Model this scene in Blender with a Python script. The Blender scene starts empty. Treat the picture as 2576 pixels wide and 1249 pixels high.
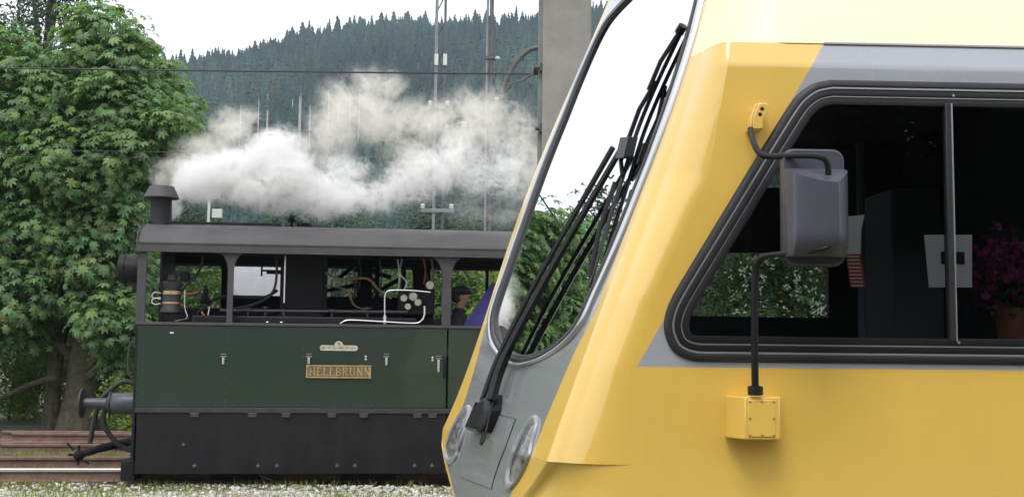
import bpy, math, random
import numpy as np
from mathutils import Vector, Matrix

random.seed(7)
RNG = np.random.default_rng(11)
sc = bpy.context.scene
COL = sc.collection
R = math.radians

# ------------------------------------------------------------------ camera
cam_d = bpy.data.cameras.new('camera')
cam = bpy.data.objects.new('camera', cam_d)
COL.objects.link(cam)
sc.camera = cam
cam_d.sensor_width = 36.0
cam_d.lens = 36.0 * 2900.0 / 2576.0
cam_d.clip_start = 0.05
cam_d.clip_end = 4000
PITCH, ROLL = R(5.0), R(0.6)
fw = Vector((0, math.cos(PITCH), math.sin(PITCH)))
rt0 = Vector((1, 0, 0))
up0 = rt0.cross(fw)
rt = rt0 * math.cos(ROLL) + up0 * math.sin(ROLL)
up = up0 * math.cos(ROLL) - rt0 * math.sin(ROLL)
cam.matrix_world = Matrix(((rt.x, up.x, -fw.x, 0), (rt.y, up.y, -fw.y, 0), (rt.z, up.z, -fw.z, 1.6), (0, 0, 0, 1)))

# ------------------------------------------------------------------ world, sun, exposure
SUN_EL, SUN_AZ = R(58), R(200)          # high, behind the viewer
world = bpy.data.worlds.new('World')
sc.world = world
world.use_nodes = True
wn = world.node_tree
bg = wn.nodes['Background']
skyt = wn.nodes.new('ShaderNodeTexSky')
skyt.sky_type = 'NISHITA'
skyt.sun_disc = False
skyt.sun_elevation = SUN_EL
skyt.sun_rotation = SUN_AZ
skyt.dust_density = 4.0
mixs = wn.nodes.new('ShaderNodeMix')
mixs.data_type = 'RGBA'
mixs.inputs[0].default_value = 0.85      # a closed white cloud sheet
mixs.inputs[7].default_value = (10.2, 10.4, 10.8, 1)
wn.links.new(skyt.outputs[0], mixs.inputs[6])
ctex = wn.nodes.new('ShaderNodeTexNoise')
ctex.inputs['Scale'].default_value = 2.2
ctex.inputs['Detail'].default_value = 5
cmap = wn.nodes.new('ShaderNodeMapRange')
cmap.inputs[1].default_value, cmap.inputs[2].default_value = 0.3, 0.7
cmap.inputs[3].default_value, cmap.inputs[4].default_value = 0.86, 1.1
wn.links.new(ctex.outputs[0], cmap.inputs[0])
cvm = wn.nodes.new('ShaderNodeVectorMath')
cvm.operation = 'SCALE'
wn.links.new(mixs.outputs[2], cvm.inputs[0])
wn.links.new(cmap.outputs[0], cvm.inputs['Scale'])
wn.links.new(cvm.outputs[0], bg.inputs[0])
bg.inputs[1].default_value = 0.125

sun_d = bpy.data.lights.new('sun', 'SUN')
sun_d.energy = 1.2
sun_d.angle = R(25)
sun_d.color = (1, 0.97, 0.92)
sun = bpy.data.objects.new('sun', sun_d)
COL.objects.link(sun)
sdir = Vector((math.sin(SUN_AZ) * math.cos(SUN_EL), math.cos(SUN_AZ) * math.cos(SUN_EL), math.sin(SUN_EL)))
sun.rotation_euler = sdir.to_track_quat('Z', 'Y').to_euler()
sun.location = (0, -20, 40)

sc.view_settings.view_transform = 'Standard'
sc.view_settings.look = 'None'
sc.view_settings.exposure = 0.42
sc.view_settings.gamma = 1.0
sc.render.engine = 'CYCLES'
cy = sc.cycles
cy.use_denoising = True
cy.max_bounces = 10
cy.diffuse_bounces = 3
cy.glossy_bounces = 4
cy.transmission_bounces = 4
cy.transparent_max_bounces = 16
cy.volume_bounces = 6
cy.use_adaptive_sampling = True
cy.adaptive_threshold = 0.02
cy.caustics_reflective = False
cy.caustics_refractive = False
cy.volume_max_steps = 256

# ------------------------------------------------------------------ materials
MATS = {}


def mat(name, col, rough=0.6, metal=0.0, coat=0.0, spec=0.5, noise=0.0, nscale=4.0, bump=0.0, bscale=40.0, col2=None, streak=0.0, coat_ior=1.5):
    """principled paint with a soft two-tone noise (dirt / wear / lens glints) and fine relief"""
    if name in MATS:
        return MATS[name]
    m = bpy.data.materials.new(name)
    m.use_nodes = True
    nt = m.node_tree
    b = nt.nodes['Principled BSDF']
    b.inputs['Base Color'].default_value = (*col, 1)
    b.inputs['Roughness'].default_value = rough
    b.inputs['Metallic'].default_value = metal
    b.inputs['Coat Weight'].default_value = coat
    b.inputs['Coat Roughness'].default_value = 0.05
    b.inputs['Coat IOR'].default_value = coat_ior
    b.inputs['Specular IOR Level'].default_value = spec
    tc = nt.nodes.new('ShaderNodeTexCoord')
    if noise > 0 or col2:
        n = nt.nodes.new('ShaderNodeTexNoise')
        n.inputs['Scale'].default_value = nscale
        n.inputs['Detail'].default_value = 6
        n.inputs['Roughness'].default_value = 0.65
        nt.links.new(tc.outputs['Object'], n.inputs['Vector'])
        mx = nt.nodes.new('ShaderNodeMix')
        mx.data_type = 'RGBA'
        c2 = col2 or tuple(c * (1 - noise) for c in col)
        c1 = col if col2 else tuple(min(1, c * (1 + noise)) for c in col)
        mx.inputs[6].default_value = (*c1, 1)
        mx.inputs[7].default_value = (*c2, 1)
        rp = nt.nodes.new('ShaderNodeMapRange')
        rp.inputs[1].default_value = 0.35
        rp.inputs[2].default_value = 0.65
        nt.links.new(n.outputs[0], rp.inputs[0])
        nt.links.new(rp.outputs[0], mx.inputs[0])
        nt.links.new(mx.outputs[2], b.inputs['Base Color'])
        rr = nt.nodes.new('ShaderNodeMapRange')
        rr.inputs[3].default_value = max(0, rough - 0.08)
        rr.inputs[4].default_value = min(1, rough + 0.1)
        nt.links.new(n.outputs[0], rr.inputs[0])
        nt.links.new(rr.outputs[0], b.inputs['Roughness'])
    if streak > 0:
        mp = nt.nodes.new('ShaderNodeMapping')
        mp.inputs['Scale'].default_value = (5, 5, 1.2)
        nt.links.new(tc.outputs['Object'], mp.inputs['Vector'])
        n3 = nt.nodes.new('ShaderNodeTexNoise')
        n3.inputs['Scale'].default_value = 1.6
        n3.inputs['Detail'].default_value = 7
        n3.inputs['Roughness'].default_value = 0.7
        nt.links.new(mp.outputs[0], n3.inputs['Vector'])
        r3 = nt.nodes.new('ShaderNodeMapRange')
        r3.inputs[1].default_value = 0.42
        r3.inputs[2].default_value = 0.72
        r3.inputs[4].default_value = streak
        nt.links.new(n3.outputs[0], r3.inputs[0])
        m3 = nt.nodes.new('ShaderNodeMix')
        m3.data_type = 'RGBA'
        m3.inputs[7].default_value = (0.12, 0.105, 0.085, 1)
        nt.links.new(r3.outputs[0], m3.inputs[0])
        src = b.inputs['Base Color'].links[0].from_socket if b.inputs['Base Color'].links else None
        if src:
            nt.links.new(src, m3.inputs[6])
        else:
            m3.inputs[6].default_value = (*col, 1)
        nt.links.new(m3.outputs[2], b.inputs['Base Color'])
    if bump > 0:
        n2 = nt.nodes.new('ShaderNodeTexNoise')
        n2.inputs['Scale'].default_value = bscale
        n2.inputs['Detail'].default_value = 5
        nt.links.new(tc.outputs['Object'], n2.inputs['Vector'])
        bp = nt.nodes.new('ShaderNodeBump')
        bp.inputs['Strength'].default_value = bump
        bp.inputs['Distance'].default_value = 0.01
        nt.links.new(n2.outputs[0], bp.inputs['Height'])
        nt.links.new(bp.outputs[0], b.inputs['Normal'])
    MATS[name] = m
    return m


def glass(name, tint, ior, rough=0.0):
    m = bpy.data.materials.new(name)
    m.use_nodes = True
    nt = m.node_tree
    nt.nodes.remove(nt.nodes['Principled BSDF'])
    out = nt.nodes['Material Output']
    tr = nt.nodes.new('ShaderNodeBsdfTransparent')
    tr.inputs[0].default_value = (*tint, 1)
    gl = nt.nodes.new('ShaderNodeBsdfGlossy')
    gl.inputs['Roughness'].default_value = rough
    fr = nt.nodes.new('ShaderNodeFresnel')
    fr.inputs[0].default_value = ior
    mx = nt.nodes.new('ShaderNodeMixShader')
    nt.links.new(fr.outputs[0], mx.inputs[0])
    nt.links.new(tr.outputs[0], mx.inputs[1])
    nt.links.new(gl.outputs[0], mx.inputs[2])
    nt.links.new(mx.outputs[0], out.inputs[0])
    MATS[name] = m
    return m


def leaf_mat(name, col, trans=0.35, rough=0.5, spec=0.4):
    m = bpy.data.materials.new(name)
    m.use_nodes = True
    nt = m.node_tree
    b = nt.nodes['Principled BSDF']
    out = nt.nodes['Material Output']
    at = nt.nodes.new('ShaderNodeAttribute')
    at.attribute_name = 'tint'
    hs = nt.nodes.new('ShaderNodeMix')
    hs.data_type = 'RGBA'
    hs.blend_type = 'MULTIPLY'
    hs.inputs[0].default_value = 1.0
    hs.inputs[6].default_value = (*col, 1)
    nt.links.new(at.outputs['Color'], hs.inputs[7])
    nt.links.new(hs.outputs[2], b.inputs['Base Color'])
    b.inputs['Roughness'].default_value = rough
    b.inputs['Specular IOR Level'].default_value = spec
    if trans > 0:
        t = nt.nodes.new('ShaderNodeBsdfTranslucent')
        hs2 = nt.nodes.new('ShaderNodeMix')
        hs2.data_type = 'RGBA'
        hs2.blend_type = 'MULTIPLY'
        hs2.inputs[0].default_value = 1.0
        hs2.inputs[7].default_value = (1.1, 1.3, 0.5, 1)
        nt.links.new(hs.outputs[2], hs2.inputs[6])
        nt.links.new(hs2.outputs[2], t.inputs[0])
        mx = nt.nodes.new('ShaderNodeMixShader')
        mx.inputs[0].default_value = trans
        nt.links.new(b.outputs[0], mx.inputs[1])
        nt.links.new(t.outputs[0], mx.inputs[2])
        nt.links.new(mx.outputs[0], out.inputs[0])
    MATS[name] = m
    return m


# ------------------------------------------------------------------ object helpers
def tag(o, label=None, cat=None, group=None, kind=None):
    if label:
        o['label'] = label
    if cat:
        o['category'] = cat
    if group:
        o['group'] = group
    if kind:
        o['kind'] = kind
    return o


def empty(name, loc=(0, 0, 0), rz=0.0, parent=None):
    o = bpy.data.objects.new(name, None)
    COL.objects.link(o)
    o.empty_display_size = 0.2
    o.location = loc
    o.rotation_euler = (0, 0, rz)
    o.parent = parent
    return o


def link_mesh(name, me, m=None, parent=None, loc=None):
    o = bpy.data.objects.new(name, me)
    COL.objects.link(o)
    if m is not None and not me.materials:
        me.materials.append(m)
    o.parent = parent
    if loc is not None:
        o.location = loc
    return o


def np_mesh(name, V, F, smooth=False, tint=None):
    """fast mesh from arrays; F is (n,k)"""
    V = np.asarray(V, np.float32)
    F = np.asarray(F, np.int32)
    k = F.shape[1]
    me = bpy.data.meshes.new(name)
    me.vertices.add(len(V))
    me.vertices.foreach_set('co', V.ravel())
    me.loops.add(F.size)
    me.loops.foreach_set('vertex_index', F.ravel())
    me.polygons.add(len(F))
    me.polygons.foreach_set('loop_start', np.arange(0, F.size, k, dtype=np.int32))
    if smooth:
        me.polygons.foreach_set('use_smooth', np.ones(len(F), bool))
    if tint is not None:
        a = me.attributes.new('tint', 'FLOAT_COLOR', 'POINT')
        c = np.ones((len(V), 4), np.float32)
        c[:, :3] = tint
        a.data.foreach_set('color', c.ravel())
    me.update(calc_edges=True)
    me.validate()
    return me


class MB:
    """collects shapes for one mesh object"""

    def __init__(s):
        s.v = []
        s.f = []

    def add(s, vs, fs):
        n = len(s.v)
        s.v += [tuple(float(c) for c in p) for p in vs]
        s.f += [tuple(i + n for i in f) for f in fs]
        return s

    def box(s, x0, x1, y0, y1, z0, z1):
        return s.add([(x0, y0, z0), (x1, y0, z0), (x1, y1, z0), (x0, y1, z0), (x0, y0, z1), (x1, y0, z1), (x1, y1, z1), (x0, y1, z1)],
                     [(0, 3, 2, 1), (4, 5, 6, 7), (0, 1, 5, 4), (1, 2, 6, 5), (2, 3, 7, 6), (3, 0, 4, 7)])

    def tube(s, pts, r, n=10, cap=True):
        pts = [Vector(p) for p in pts]
        rs = r if isinstance(r, (list, tuple)) else [r] * len(pts)
        rings = []
        prev = None
        for i, p in enumerate(pts):
            d = (pts[min(i + 1, len(pts) - 1)] - pts[max(i - 1, 0)])
            if d.length < 1e-9:
                d = Vector((0, 0, 1))
            d.normalize()
            if prev is None:
                a = Vector((0, 0, 1)) if abs(d.z) < 0.9 else Vector((1, 0, 0))
                x = d.cross(a).normalized()
            else:
                x = (prev - d * prev.dot(d))
                x = x.normalized() if x.length > 1e-6 else d.orthogonal().normalized()
            prev = x
            y = d.cross(x)
            rings.append([p + (x * math.cos(2 * math.pi * k / n) + y * math.sin(2 * math.pi * k / n)) * rs[i] for k in range(n)])
        vs = [v for rg in rings for v in rg]
        fs = []
        for i in range(len(pts) - 1):
            for k in range(n):
                a, b = i * n + k, i * n + (k + 1) % n
                fs.append((a, b, b + n, a + n))
        if cap:
            fs.append(tuple(range(n))[::-1])
            fs.append(tuple(range((len(pts) - 1) * n, len(pts) * n)))
        return s.add(vs, fs)

    def cyl(s, p0, p1, r0, r1=None, n=20):
        return s.tube([p0, p1], [r0, r0 if r1 is None else r1], n)

    def lathe(s, prof, axis='z', at=(0, 0, 0), n=28):
        """prof: (r, h) pairs along the axis"""
        vs = []
        for r, h in prof:
            for k in range(n):
                c, q = math.cos(2 * math.pi * k / n) * r, math.sin(2 * math.pi * k / n) * r
                p = {'z': (c, q, h), 'x': (h, c, q), 'y': (c, h, q)}[axis]
                vs.append((p[0] + at[0], p[1] + at[1], p[2] + at[2]))
        fs = []
        for i in range(len(prof) - 1):
            for k in range(n):
                a, b = i * n + k, i * n + (k + 1) % n
                fs.append((a, b, b + n, a + n))
        fs.append(tuple(range(n))[::-1])
        fs.append(tuple(range((len(prof) - 1) * n, len(prof) * n)))
        return s.add(vs, fs)

    def prism(s, poly, y0, y1, plane='xz'):
        """poly of 2d points extruded between y0 and y1"""
        n = len(poly)
        if plane == 'xz':
            vs = [(a, y0, b) for a, b in poly] + [(a, y1, b) for a, b in poly]
        elif plane == 'xy':
            vs = [(a, b, y0) for a, b in poly] + [(a, b, y1) for a, b in poly]
        else:
            vs = [(y0, a, b) for a, b in poly] + [(y1, a, b) for a, b in poly]
        fs = [tuple(range(n)), tuple(range(2 * n - 1, n - 1, -1))]
        for i in range(n):
            j = (i + 1) % n
            fs.append((i, i + n, j + n, j))
        return s.add(vs, fs)

    def sphere(s, c, r, n=14, m=9, sc3=(1, 1, 1)):
        vs = []
        for i in range(m + 1):
            th = math.pi * i / m
            for k in range(n):
                ph = 2 * math.pi * k / n
                vs.append((c[0] + r * sc3[0] * math.sin(th) * math.cos(ph), c[1] + r * sc3[1] * math.sin(th) * math.sin(ph), c[2] + r * sc3[2] * math.cos(th)))
        fs = []
        for i in range(m):
            for k in range(n):
                fs.append((i * n + k, (i + 1) * n + k, (i + 1) * n + (k + 1) % n, i * n + (k + 1) % n))
        return s.add(vs, fs)

    def grid(s, rows):
        """rows: list of equal-length point lists"""
        n = len(rows[0])
        vs = [p for r in rows for p in r]
        fs = []
        for i in range(len(rows) - 1):
            for k in range(n - 1):
                fs.append((i * n + k, i * n + k + 1, (i + 1) * n + k + 1, (i + 1) * n + k))
        return s.add(vs, fs)

    def mesh(s, name, smooth=35):
        me = bpy.data.meshes.new(name)
        me.from_pydata(s.v, [], s.f)
        me.update()
        if smooth:
            for p in me.polygons:
                p.use_smooth = True
            me.set_sharp_from_angle(angle=R(smooth))
        return me

    def build(s, name, m, parent=None, smooth=35, bevel=0.0, recalc=True):
        import bmesh
        me = s.mesh(name, 0)
        if recalc:
            bm = bmesh.new()
            bm.from_mesh(me)
            bmesh.ops.recalc_face_normals(bm, faces=bm.faces)
            bm.to_mesh(me)
            bm.free()
        if smooth:
            for p in me.polygons:
                p.use_smooth = True
            me.set_sharp_from_angle(angle=R(smooth))
        o = link_mesh(name, me, m, parent)
        if bevel:
            b = o.modifiers.new('bevel', 'BEVEL')
            b.width = bevel
            b.segments = 2
            b.limit_method = 'ANGLE'
            b.angle_limit = R(40)
        return o


def copy_obj(o, parent=None):
    c = o.copy()
    COL.objects.link(c)
    c.parent = parent
    return c


def copy_tree(o, parent=None):
    c = copy_obj(o, parent)
    for ch in o.children:
        copy_tree(ch, c)
    return c


def catmull(P, n, closed=False):
    P = [np.array(p, float) for p in P]
    m = len(P)
    out = []
    segs = m if closed else m - 1
    for i in range(segs):
        p0 = P[(i - 1) % m] if (closed or i > 0) else P[0]
        p1 = P[i]
        p2 = P[(i + 1) % m]
        p3 = P[(i + 2) % m] if (closed or i + 2 < m) else P[-1]
        for k in range(n):
            t = k / n
            out.append(0.5 * ((2 * p1) + (-p0 + p2) * t + (2 * p0 - 5 * p1 + 4 * p2 - p3) * t * t + (-p0 + 3 * p1 - 3 * p2 + p3) * t ** 3))
    if not closed:
        out.append(P[-1])
    return out


def resample(P, n, closed=True):
    P = np.array(P, float)
    Q = np.vstack([P, P[:1]]) if closed else P
    d = np.r_[0, np.cumsum(np.linalg.norm(np.diff(Q, axis=0), axis=1))]
    t = np.linspace(0, d[-1], n + 1)[:-1] if closed else np.linspace(0, d[-1], n)
    return np.stack([np.interp(t, d, Q[:, k]) for k in range(Q.shape[1])], 1)


def inside(poly, x, y):
    c = False
    n = len(poly)
    j = n - 1
    for i in range(n):
        xi, yi = poly[i]
        xj, yj = poly[j]
        if (yi > y) != (yj > y) and x < (xj - xi) * (y - yi) / (yj - yi) + xi:
            c = not c
        j = i
    return c


def inset(poly, d):
    """move a dense closed contour inward by d"""
    P = np.array(poly, float)
    t = np.roll(P, -1, 0) - np.roll(P, 1, 0)
    t /= np.maximum(1e-9, np.linalg.norm(t, axis=1))[:, None]
    nrm = np.stack([-t[:, 1], t[:, 0]], 1)
    area = 0.5 * np.sum(P[:, 0] * np.roll(P[:, 1], -1) - np.roll(P[:, 0], -1) * P[:, 1])
    return P + nrm * d * (1 if area > 0 else -1)


# ================================================================== SETTING
M_ground = mat('ground_soil_and_moss', (0.09, 0.10, 0.045), 0.95, noise=0.0, nscale=1.3, col2=(0.16, 0.15, 0.11), bump=0.6, bscale=14)
me = np_mesh('ground', [(-800, -100, 0), (800, -100, 0), (800, 900, 0), (-800, 900, 0)], [(0, 1, 2, 3)])
tag(link_mesh('ground', me, M_ground), kind='structure')

# a strip of pale gravel beside the track
M_grav = mat('gravel_bed', (0.50, 0.48, 0.42), 0.95, nscale=5, col2=(0.30, 0.31, 0.17), bump=0.9, bscale=60)
b = MB()
xs = np.linspace(-14, 8, 60)
b.grid([[(x, 6.0, 0.006) for x in xs], [(x, 10.0, 0.006) for x in xs], [(x, 13.1 + 0.12 * math.sin(x * 1.7) + 0.1 * x * 0.5, 0.006) for x in xs]])
tag(b.build('gravel_path', M_grav), kind='structure')


def hill_z(x, y):
    zr = np.interp(x, [-420, -260, -200, -155, -97, -36, 12, 36, 120, 260, 420], [20, 66, 98, 120, 134, 138.5, 145, 148, 154, 134, 94])
    k = np.clip((y - 190) / 310.0, 0, 1) ** 1.15
    back = np.clip((y - 505) / 260.0, 0, 1)
    return zr * k * (1 - back ** 1.3) + 2.5 * np.sin(x * 0.045 + y * 0.02) * k


M_hill = mat('hill_forest_floor', (0.035, 0.05, 0.03), 0.95, noise=0.3, nscale=0.02)
gx, gy = np.linspace(-420, 420, 90), np.linspace(188, 780, 80)
V = np.array([(x, y, hill_z(x, y) - 0.05) for y in gy for x in gx])
F = [(j * 90 + i, j * 90 + i + 1, (j + 1) * 90 + i + 1, (j + 1) * 90 + i) for j in range(79) for i in range(89)]
tag(link_mesh('hill', np_mesh('hill', V, F, True), M_hill), kind='structure')

# ------------------------------------------------------------------ foliage tools


def basis(nrm, spin):
    """rotation matrices whose z column is nrm, spun about it"""
    nrm = nrm / np.linalg.norm(nrm, axis=1)[:, None]
    a = np.where(np.abs(nrm[:, 2:3]) < 0.9, np.array([[0, 0, 1.0]]), np.array([[1.0, 0, 0]]))
    x = np.cross(a, nrm)
    x /= np.linalg.norm(x, axis=1)[:, None]
    y = np.cross(nrm, x)
    c, s_ = np.cos(spin)[:, None], np.sin(spin)[:, None]
    return np.stack([x * c + y * s_, -x * s_ + y * c, nrm], 2)


def instance_mesh(name, tv, tf, pos, nrm, size, tint, m, rng, spin=None):
    n = len(pos)
    if spin is None:
        spin = rng.uniform(0, 6.28, n)
    Rm = basis(nrm, spin)
    V = np.einsum('nij,kj->nki', Rm, tv) * size[:, None, None] + pos[:, None, :]
    k = len(tv)
    F = (tf[None] + (np.arange(n) * k)[:, None, None]).reshape(-1, tf.shape[1])
    T = np.repeat(tint, k, 0)
    return np_mesh(name, V.reshape(-1, 3), F, False, T)


def palmate():
    """chestnut leaf: seven drooping leaflets, two bent quads each; radius about 1"""
    vs, fs = [], []
    for a, L in ((0, 1), (42, .95), (-42, .95), (85, .75), (-85, .75), (130, .5), (-130, .5)):
        c, s_ = math.cos(R(a)), math.sin(R(a))
        n = len(vs)
        for r, w, z in ((0.06, 0.03, 0), (0.62, 0.2, -0.10), (1.0, 0.02, -0.42)):
            r, w = r * L, w * L
            for sg in (-1, 1):
                vs.append((r * c - sg * w * s_, r * s_ + sg * w * c, z * L - (0.05 * L if 0.3 < r < 0.8 * L else 0)))
        fs += [(n, n + 1, n + 3, n + 2), (n + 2, n + 3, n + 5, n + 4)]
    return np.array(vs), np.array(fs)


def oval():
    vs = np.array([(-1, 0, 0), (0, -0.42, 0.12), (1, 0, -0.1), (0, 0.42, 0.12)])
    return vs, np.array([(0, 1, 2, 3)])


def sprig():
    """a small twig end of five oval leaves"""
    rng = np.random.default_rng(3)
    tv, tf = oval()
    pos = rng.normal(0, 0.55, (6, 3)) * (1, 1, .6)
    nr = rng.normal(0, 0.5, (6, 3)) + (0, 0, 1)
    Rm = basis(nr, rng.uniform(0, 6, 6))
    V = np.einsum('nij,kj->nki', Rm, tv) * 0.5 + pos[:, None]
    F = (tf[None] + (np.arange(6) * 4)[:, None, None]).reshape(-1, 4)
    return V.reshape(-1, 3), F


PAL, OVL, SPR = palmate(), oval(), sprig()


def clump_leaves(ells, dens, rng, twig=9, spread=0.22, shell=(0.62, 1.06), up=0.7):
    """leaf positions gathered round twig ends on the shells of ellipsoids"""
    P, N = [], []
    for (cx, cy_, cz, rx, ry, rz) in ells:
        nt_ = max(4, int(dens * (rx * ry + rx * rz + ry * rz) / 3 * 4))
        d = rng.normal(0, 1, (nt_, 3))
        d /= np.linalg.norm(d, axis=1)[:, None]
        rad = rng.uniform(*shell, (nt_, 1))
        tp = np.array([cx, cy_, cz]) + d * np.array([rx, ry, rz]) * rad
        k = rng.integers(twig // 2, twig + 3, nt_)
        idx = np.repeat(np.arange(nt_), k)
        off = rng.normal(0, 1, (len(idx), 3)) * (spread, spread, spread * 0.55)
        P.append(tp[idx] + off)
        N.append(d[idx] * 0.55 + off / spread * 0.28 + np.array([0, 0, up]) + rng.normal(0, 0.18, (len(idx), 3)))
    return np.vstack(P), np.vstack(N)


def tints(n, rng, lo=0.6, hi=1.25, warm=0.12):
    v = rng.uniform(lo, hi, (n, 1))
    w = rng.normal(0, warm, (n, 1))
    return np.clip(np.hstack([v * (1 + w), v, v * (1 - 0.6 * w)]), 0.2, 2)


M_bark = mat('bark', (0.10, 0.085, 0.065), 0.9, noise=0.35, nscale=9, bump=0.9, bscale=22)
M_chest = leaf_mat('chestnut_leaf', (0.175, 0.28, 0.115), 0.45, 0.48, 0.45)
M_shrub = leaf_mat('shrub_leaf', (0.09, 0.16, 0.045), 0.35)
M_lime = leaf_mat('yellow_green_leaf', (0.20, 0.27, 0.045), 0.4)
M_dark = leaf_mat('dark_leaf', (0.045, 0.085, 0.04), 0.25)
M_spruce = leaf_mat('spruce_needles', (0.034, 0.063, 0.042), 0.0, 0.8, 0.15)


def trunk_mesh(base, top, r, limbs, rng, n=12):
    b = MB()
    base, top = np.array(base, float), np.array(top, float)
    pts, rs = [], []
    for i in range(9):
        t = i / 8
        p = base * (1 - t) + top * t + np.r_[rng.normal(0, 0.05, 2), 0] * (0.2 + t) * (i > 0)
        pts.append(p)
        rs.append(r * (1 - 0.72 * t) * (1.35 if i == 0 else 1))
    b.tube(pts, rs, n)
    for (x, y, z) in limbs:
        e = np.array([x, y, z], float)
        t0 = np.clip((z - base[2]) / (top[2] - base[2]) * 0.72, 0.15, 0.95)
        s_ = base * (1 - t0) + top * t0
        mid = s_ * 0.5 + e * 0.5 + np.array([0, 0, 0.12]) * np.linalg.norm(e - s_)
        b.tube(catmull([s_, mid, e], 4), list(np.linspace(r * 0.42, 0.018, 9)), 7)
    return b


def broad_tree(name, base, h, rad, label, m_leaf, seed, nclump=14, dens=26, leaf=0.11, group=None, tpl=None, trunk_r=None, low=0.3, cat='tree'):
    """trunk with limbs and a crown of leaf clumps; local origin at the foot"""
    rng = np.random.default_rng(seed)
    root = empty(name, base)
    tag(root, label, cat, group)
    ells = []
    for i in range(nclump):
        t = (i + 0.5) / nclump
        z = h * (low + (1 - low) * t * 0.93)
        env = rad * math.sin(math.pi * (0.16 + 0.8 * t)) ** 0.75
        a = i * 2.4 + rng.uniform(-.5, .5)
        q = env * rng.uniform(0.35, 0.72)
        rr = rad * rng.uniform(0.3, 0.46)
        ells.append((q * math.cos(a), q * math.sin(a), z, rr, rr, rr * 0.72))
    P, N = clump_leaves(ells, dens, rng, spread=leaf * 2.0)
    tv, tf = tpl or SPR
    sz = rng.uniform(0.75, 1.25, len(P)) * leaf
    mesh = instance_mesh(name + '_crown', tv, tf, P, N, sz, tints(len(P), rng), m_leaf, rng)
    c = link_mesh('crown', mesh, m_leaf, root)
    tag(c, kind='stuff')
    r = trunk_r or h * 0.022
    trunk_mesh((0, 0, -0.05), (0.1, 0.05, h * 0.82), r, [(e[0], e[1], e[2]) for e in ells], rng, 9).build('trunk', M_bark, root)
    return root


# ------------------------------------------------------------------ chestnut tree at the left
CH = [(-7.68, 7.47, .72, .51), (-7.1, 6.87, .51, .51), (-8.12, 6.71, .87, .65), (-6.4, 5.98, .54, .47), (-6.13, 5.54, .43, .36), (-7.28, 5.9, .87, .65),
      (-8.68, 5.96, .87, .8), (-9.23, 6.78, .51, .58), (-9.06, 4.77, .87, .72), (-7.9, 4.86, 1.09, .72), (-6.95, 4.94, .58, .43), (-7.34, 3.83, .69, .58),
      (-8.5, 3.67, 1.01, .72), (-7.05, 3.84, .36, .36), (-7.8, 2.66, .8, .65), (-8.88, 2.5, .72, .65), (-7.27, 2.09, .4, .51), (-7.21, 1.45, .33, .4), (-7.53, 3.1, .65, .51),
      (-6.95, 2.75, .4, .4), (-6.85, 2.0, .38, .4), (-6.95, 1.25, .35, .35), (-8.9, 1.75, .5, .35), (-9.5, 3.2, .6, .5), (-6.75, 3.3, .3, .3)]
rng = np.random.default_rng(21)
ells = []
for i, (x, z, rx, rz) in enumerate(CH):
    ells.append((x, 20.7 + rng.uniform(-.5, .5), z, rx, rx * 0.85, rz))
    ells.append((x * 1.03 + rng.uniform(-.3, .3), 22.6 + rng.uniform(-.6, .6), z + rng.uniform(-.2, .2), rx * 1.05, rx, rz))
for (x, z) in ((-10.4, 6.6), (-10.6, 5.2), (-10.5, 3.8), (-10.2, 2.6), (-11.6, 5.8), (-11.7, 4.2)):
    ells.append((x, 21.4 + rng.uniform(-.6, .6), z, 1.0, 1.0, .75))
P, N = clump_leaves(ells, 50, rng, twig=9, spread=0.15, up=0.75)
keep = P[:, 2] > 0.9
P, N = P[keep], N[keep]
tree = tag(empty('chestnut_tree', (-8.0, 21.5, 0)), 'large leafy chestnut tree with drooping hand-shaped leaves behind the track', 'tree')
off = np.array([-8.0, 21.5, 0])
sz = rng.uniform(0.10, 0.155, len(P))
tn = tints(len(P), rng, 0.6, 1.35, 0.13)
inframe = (P[:, 0] / P[:, 1] > -0.44) & (P[:, 1] < 21.2)
order = np.argsort(np.where(inframe, P[:, 1] - sz * 14, 99))
big = order[:300]
rest = np.ones(len(P), bool)
rest[big] = False
crown = link_mesh('crown', instance_mesh('chestnut_crown', PAL[0], PAL[1], P[rest] - off, N[rest], sz[rest], tn[rest], M_chest, rng), M_chest, tree)
tag(crown, kind='stuff')
leaf_meshes = [np_mesh('chestnut_leaf_shape', PAL[0], PAL[1], False, np.ones((len(PAL[0]), 3)) * t) for t in ((.7, .72, .7), (.9, .9, .85), (1.1, 1.05, .95), (1.3, 1.25, 1.0))]
for q in leaf_meshes:
    q.materials.append(M_chest)
Rb = basis(N[big], rng.uniform(0, 6.28, 300))
for i, g in enumerate(big):
    o = bpy.data.objects.new('leaf', leaf_meshes[i % 4])
    COL.objects.link(o)
    o.parent = crown
    m4 = Matrix(Rb[i].tolist()).to_4x4() @ Matrix.Scale(float(sz[g]), 4)
    m4.translation = Vector((P[g] - off).tolist())
    o.matrix_local = m4
tb = trunk_mesh((0, 0, -0.05), (0.25, 0.1, 6.2), 0.3, [(e[0] - off[0], e[1] - off[1], e[2]) for e in ells[::2]], rng, 14)
tb.tube(catmull([(-.35, -.2, 1.0), (-.8, -.35, .85), (-1.5, -.6, .45)], 5), list(np.linspace(.07, .03, 11)), 8)
tb.tube(catmull([(-.55, .15, -.05), (-.5, .15, 1.2), (-.3, .1, 2.6)], 4), list(np.linspace(.17, .1, 9)), 9)
tb.build('trunk', M_bark, tree)

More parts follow.
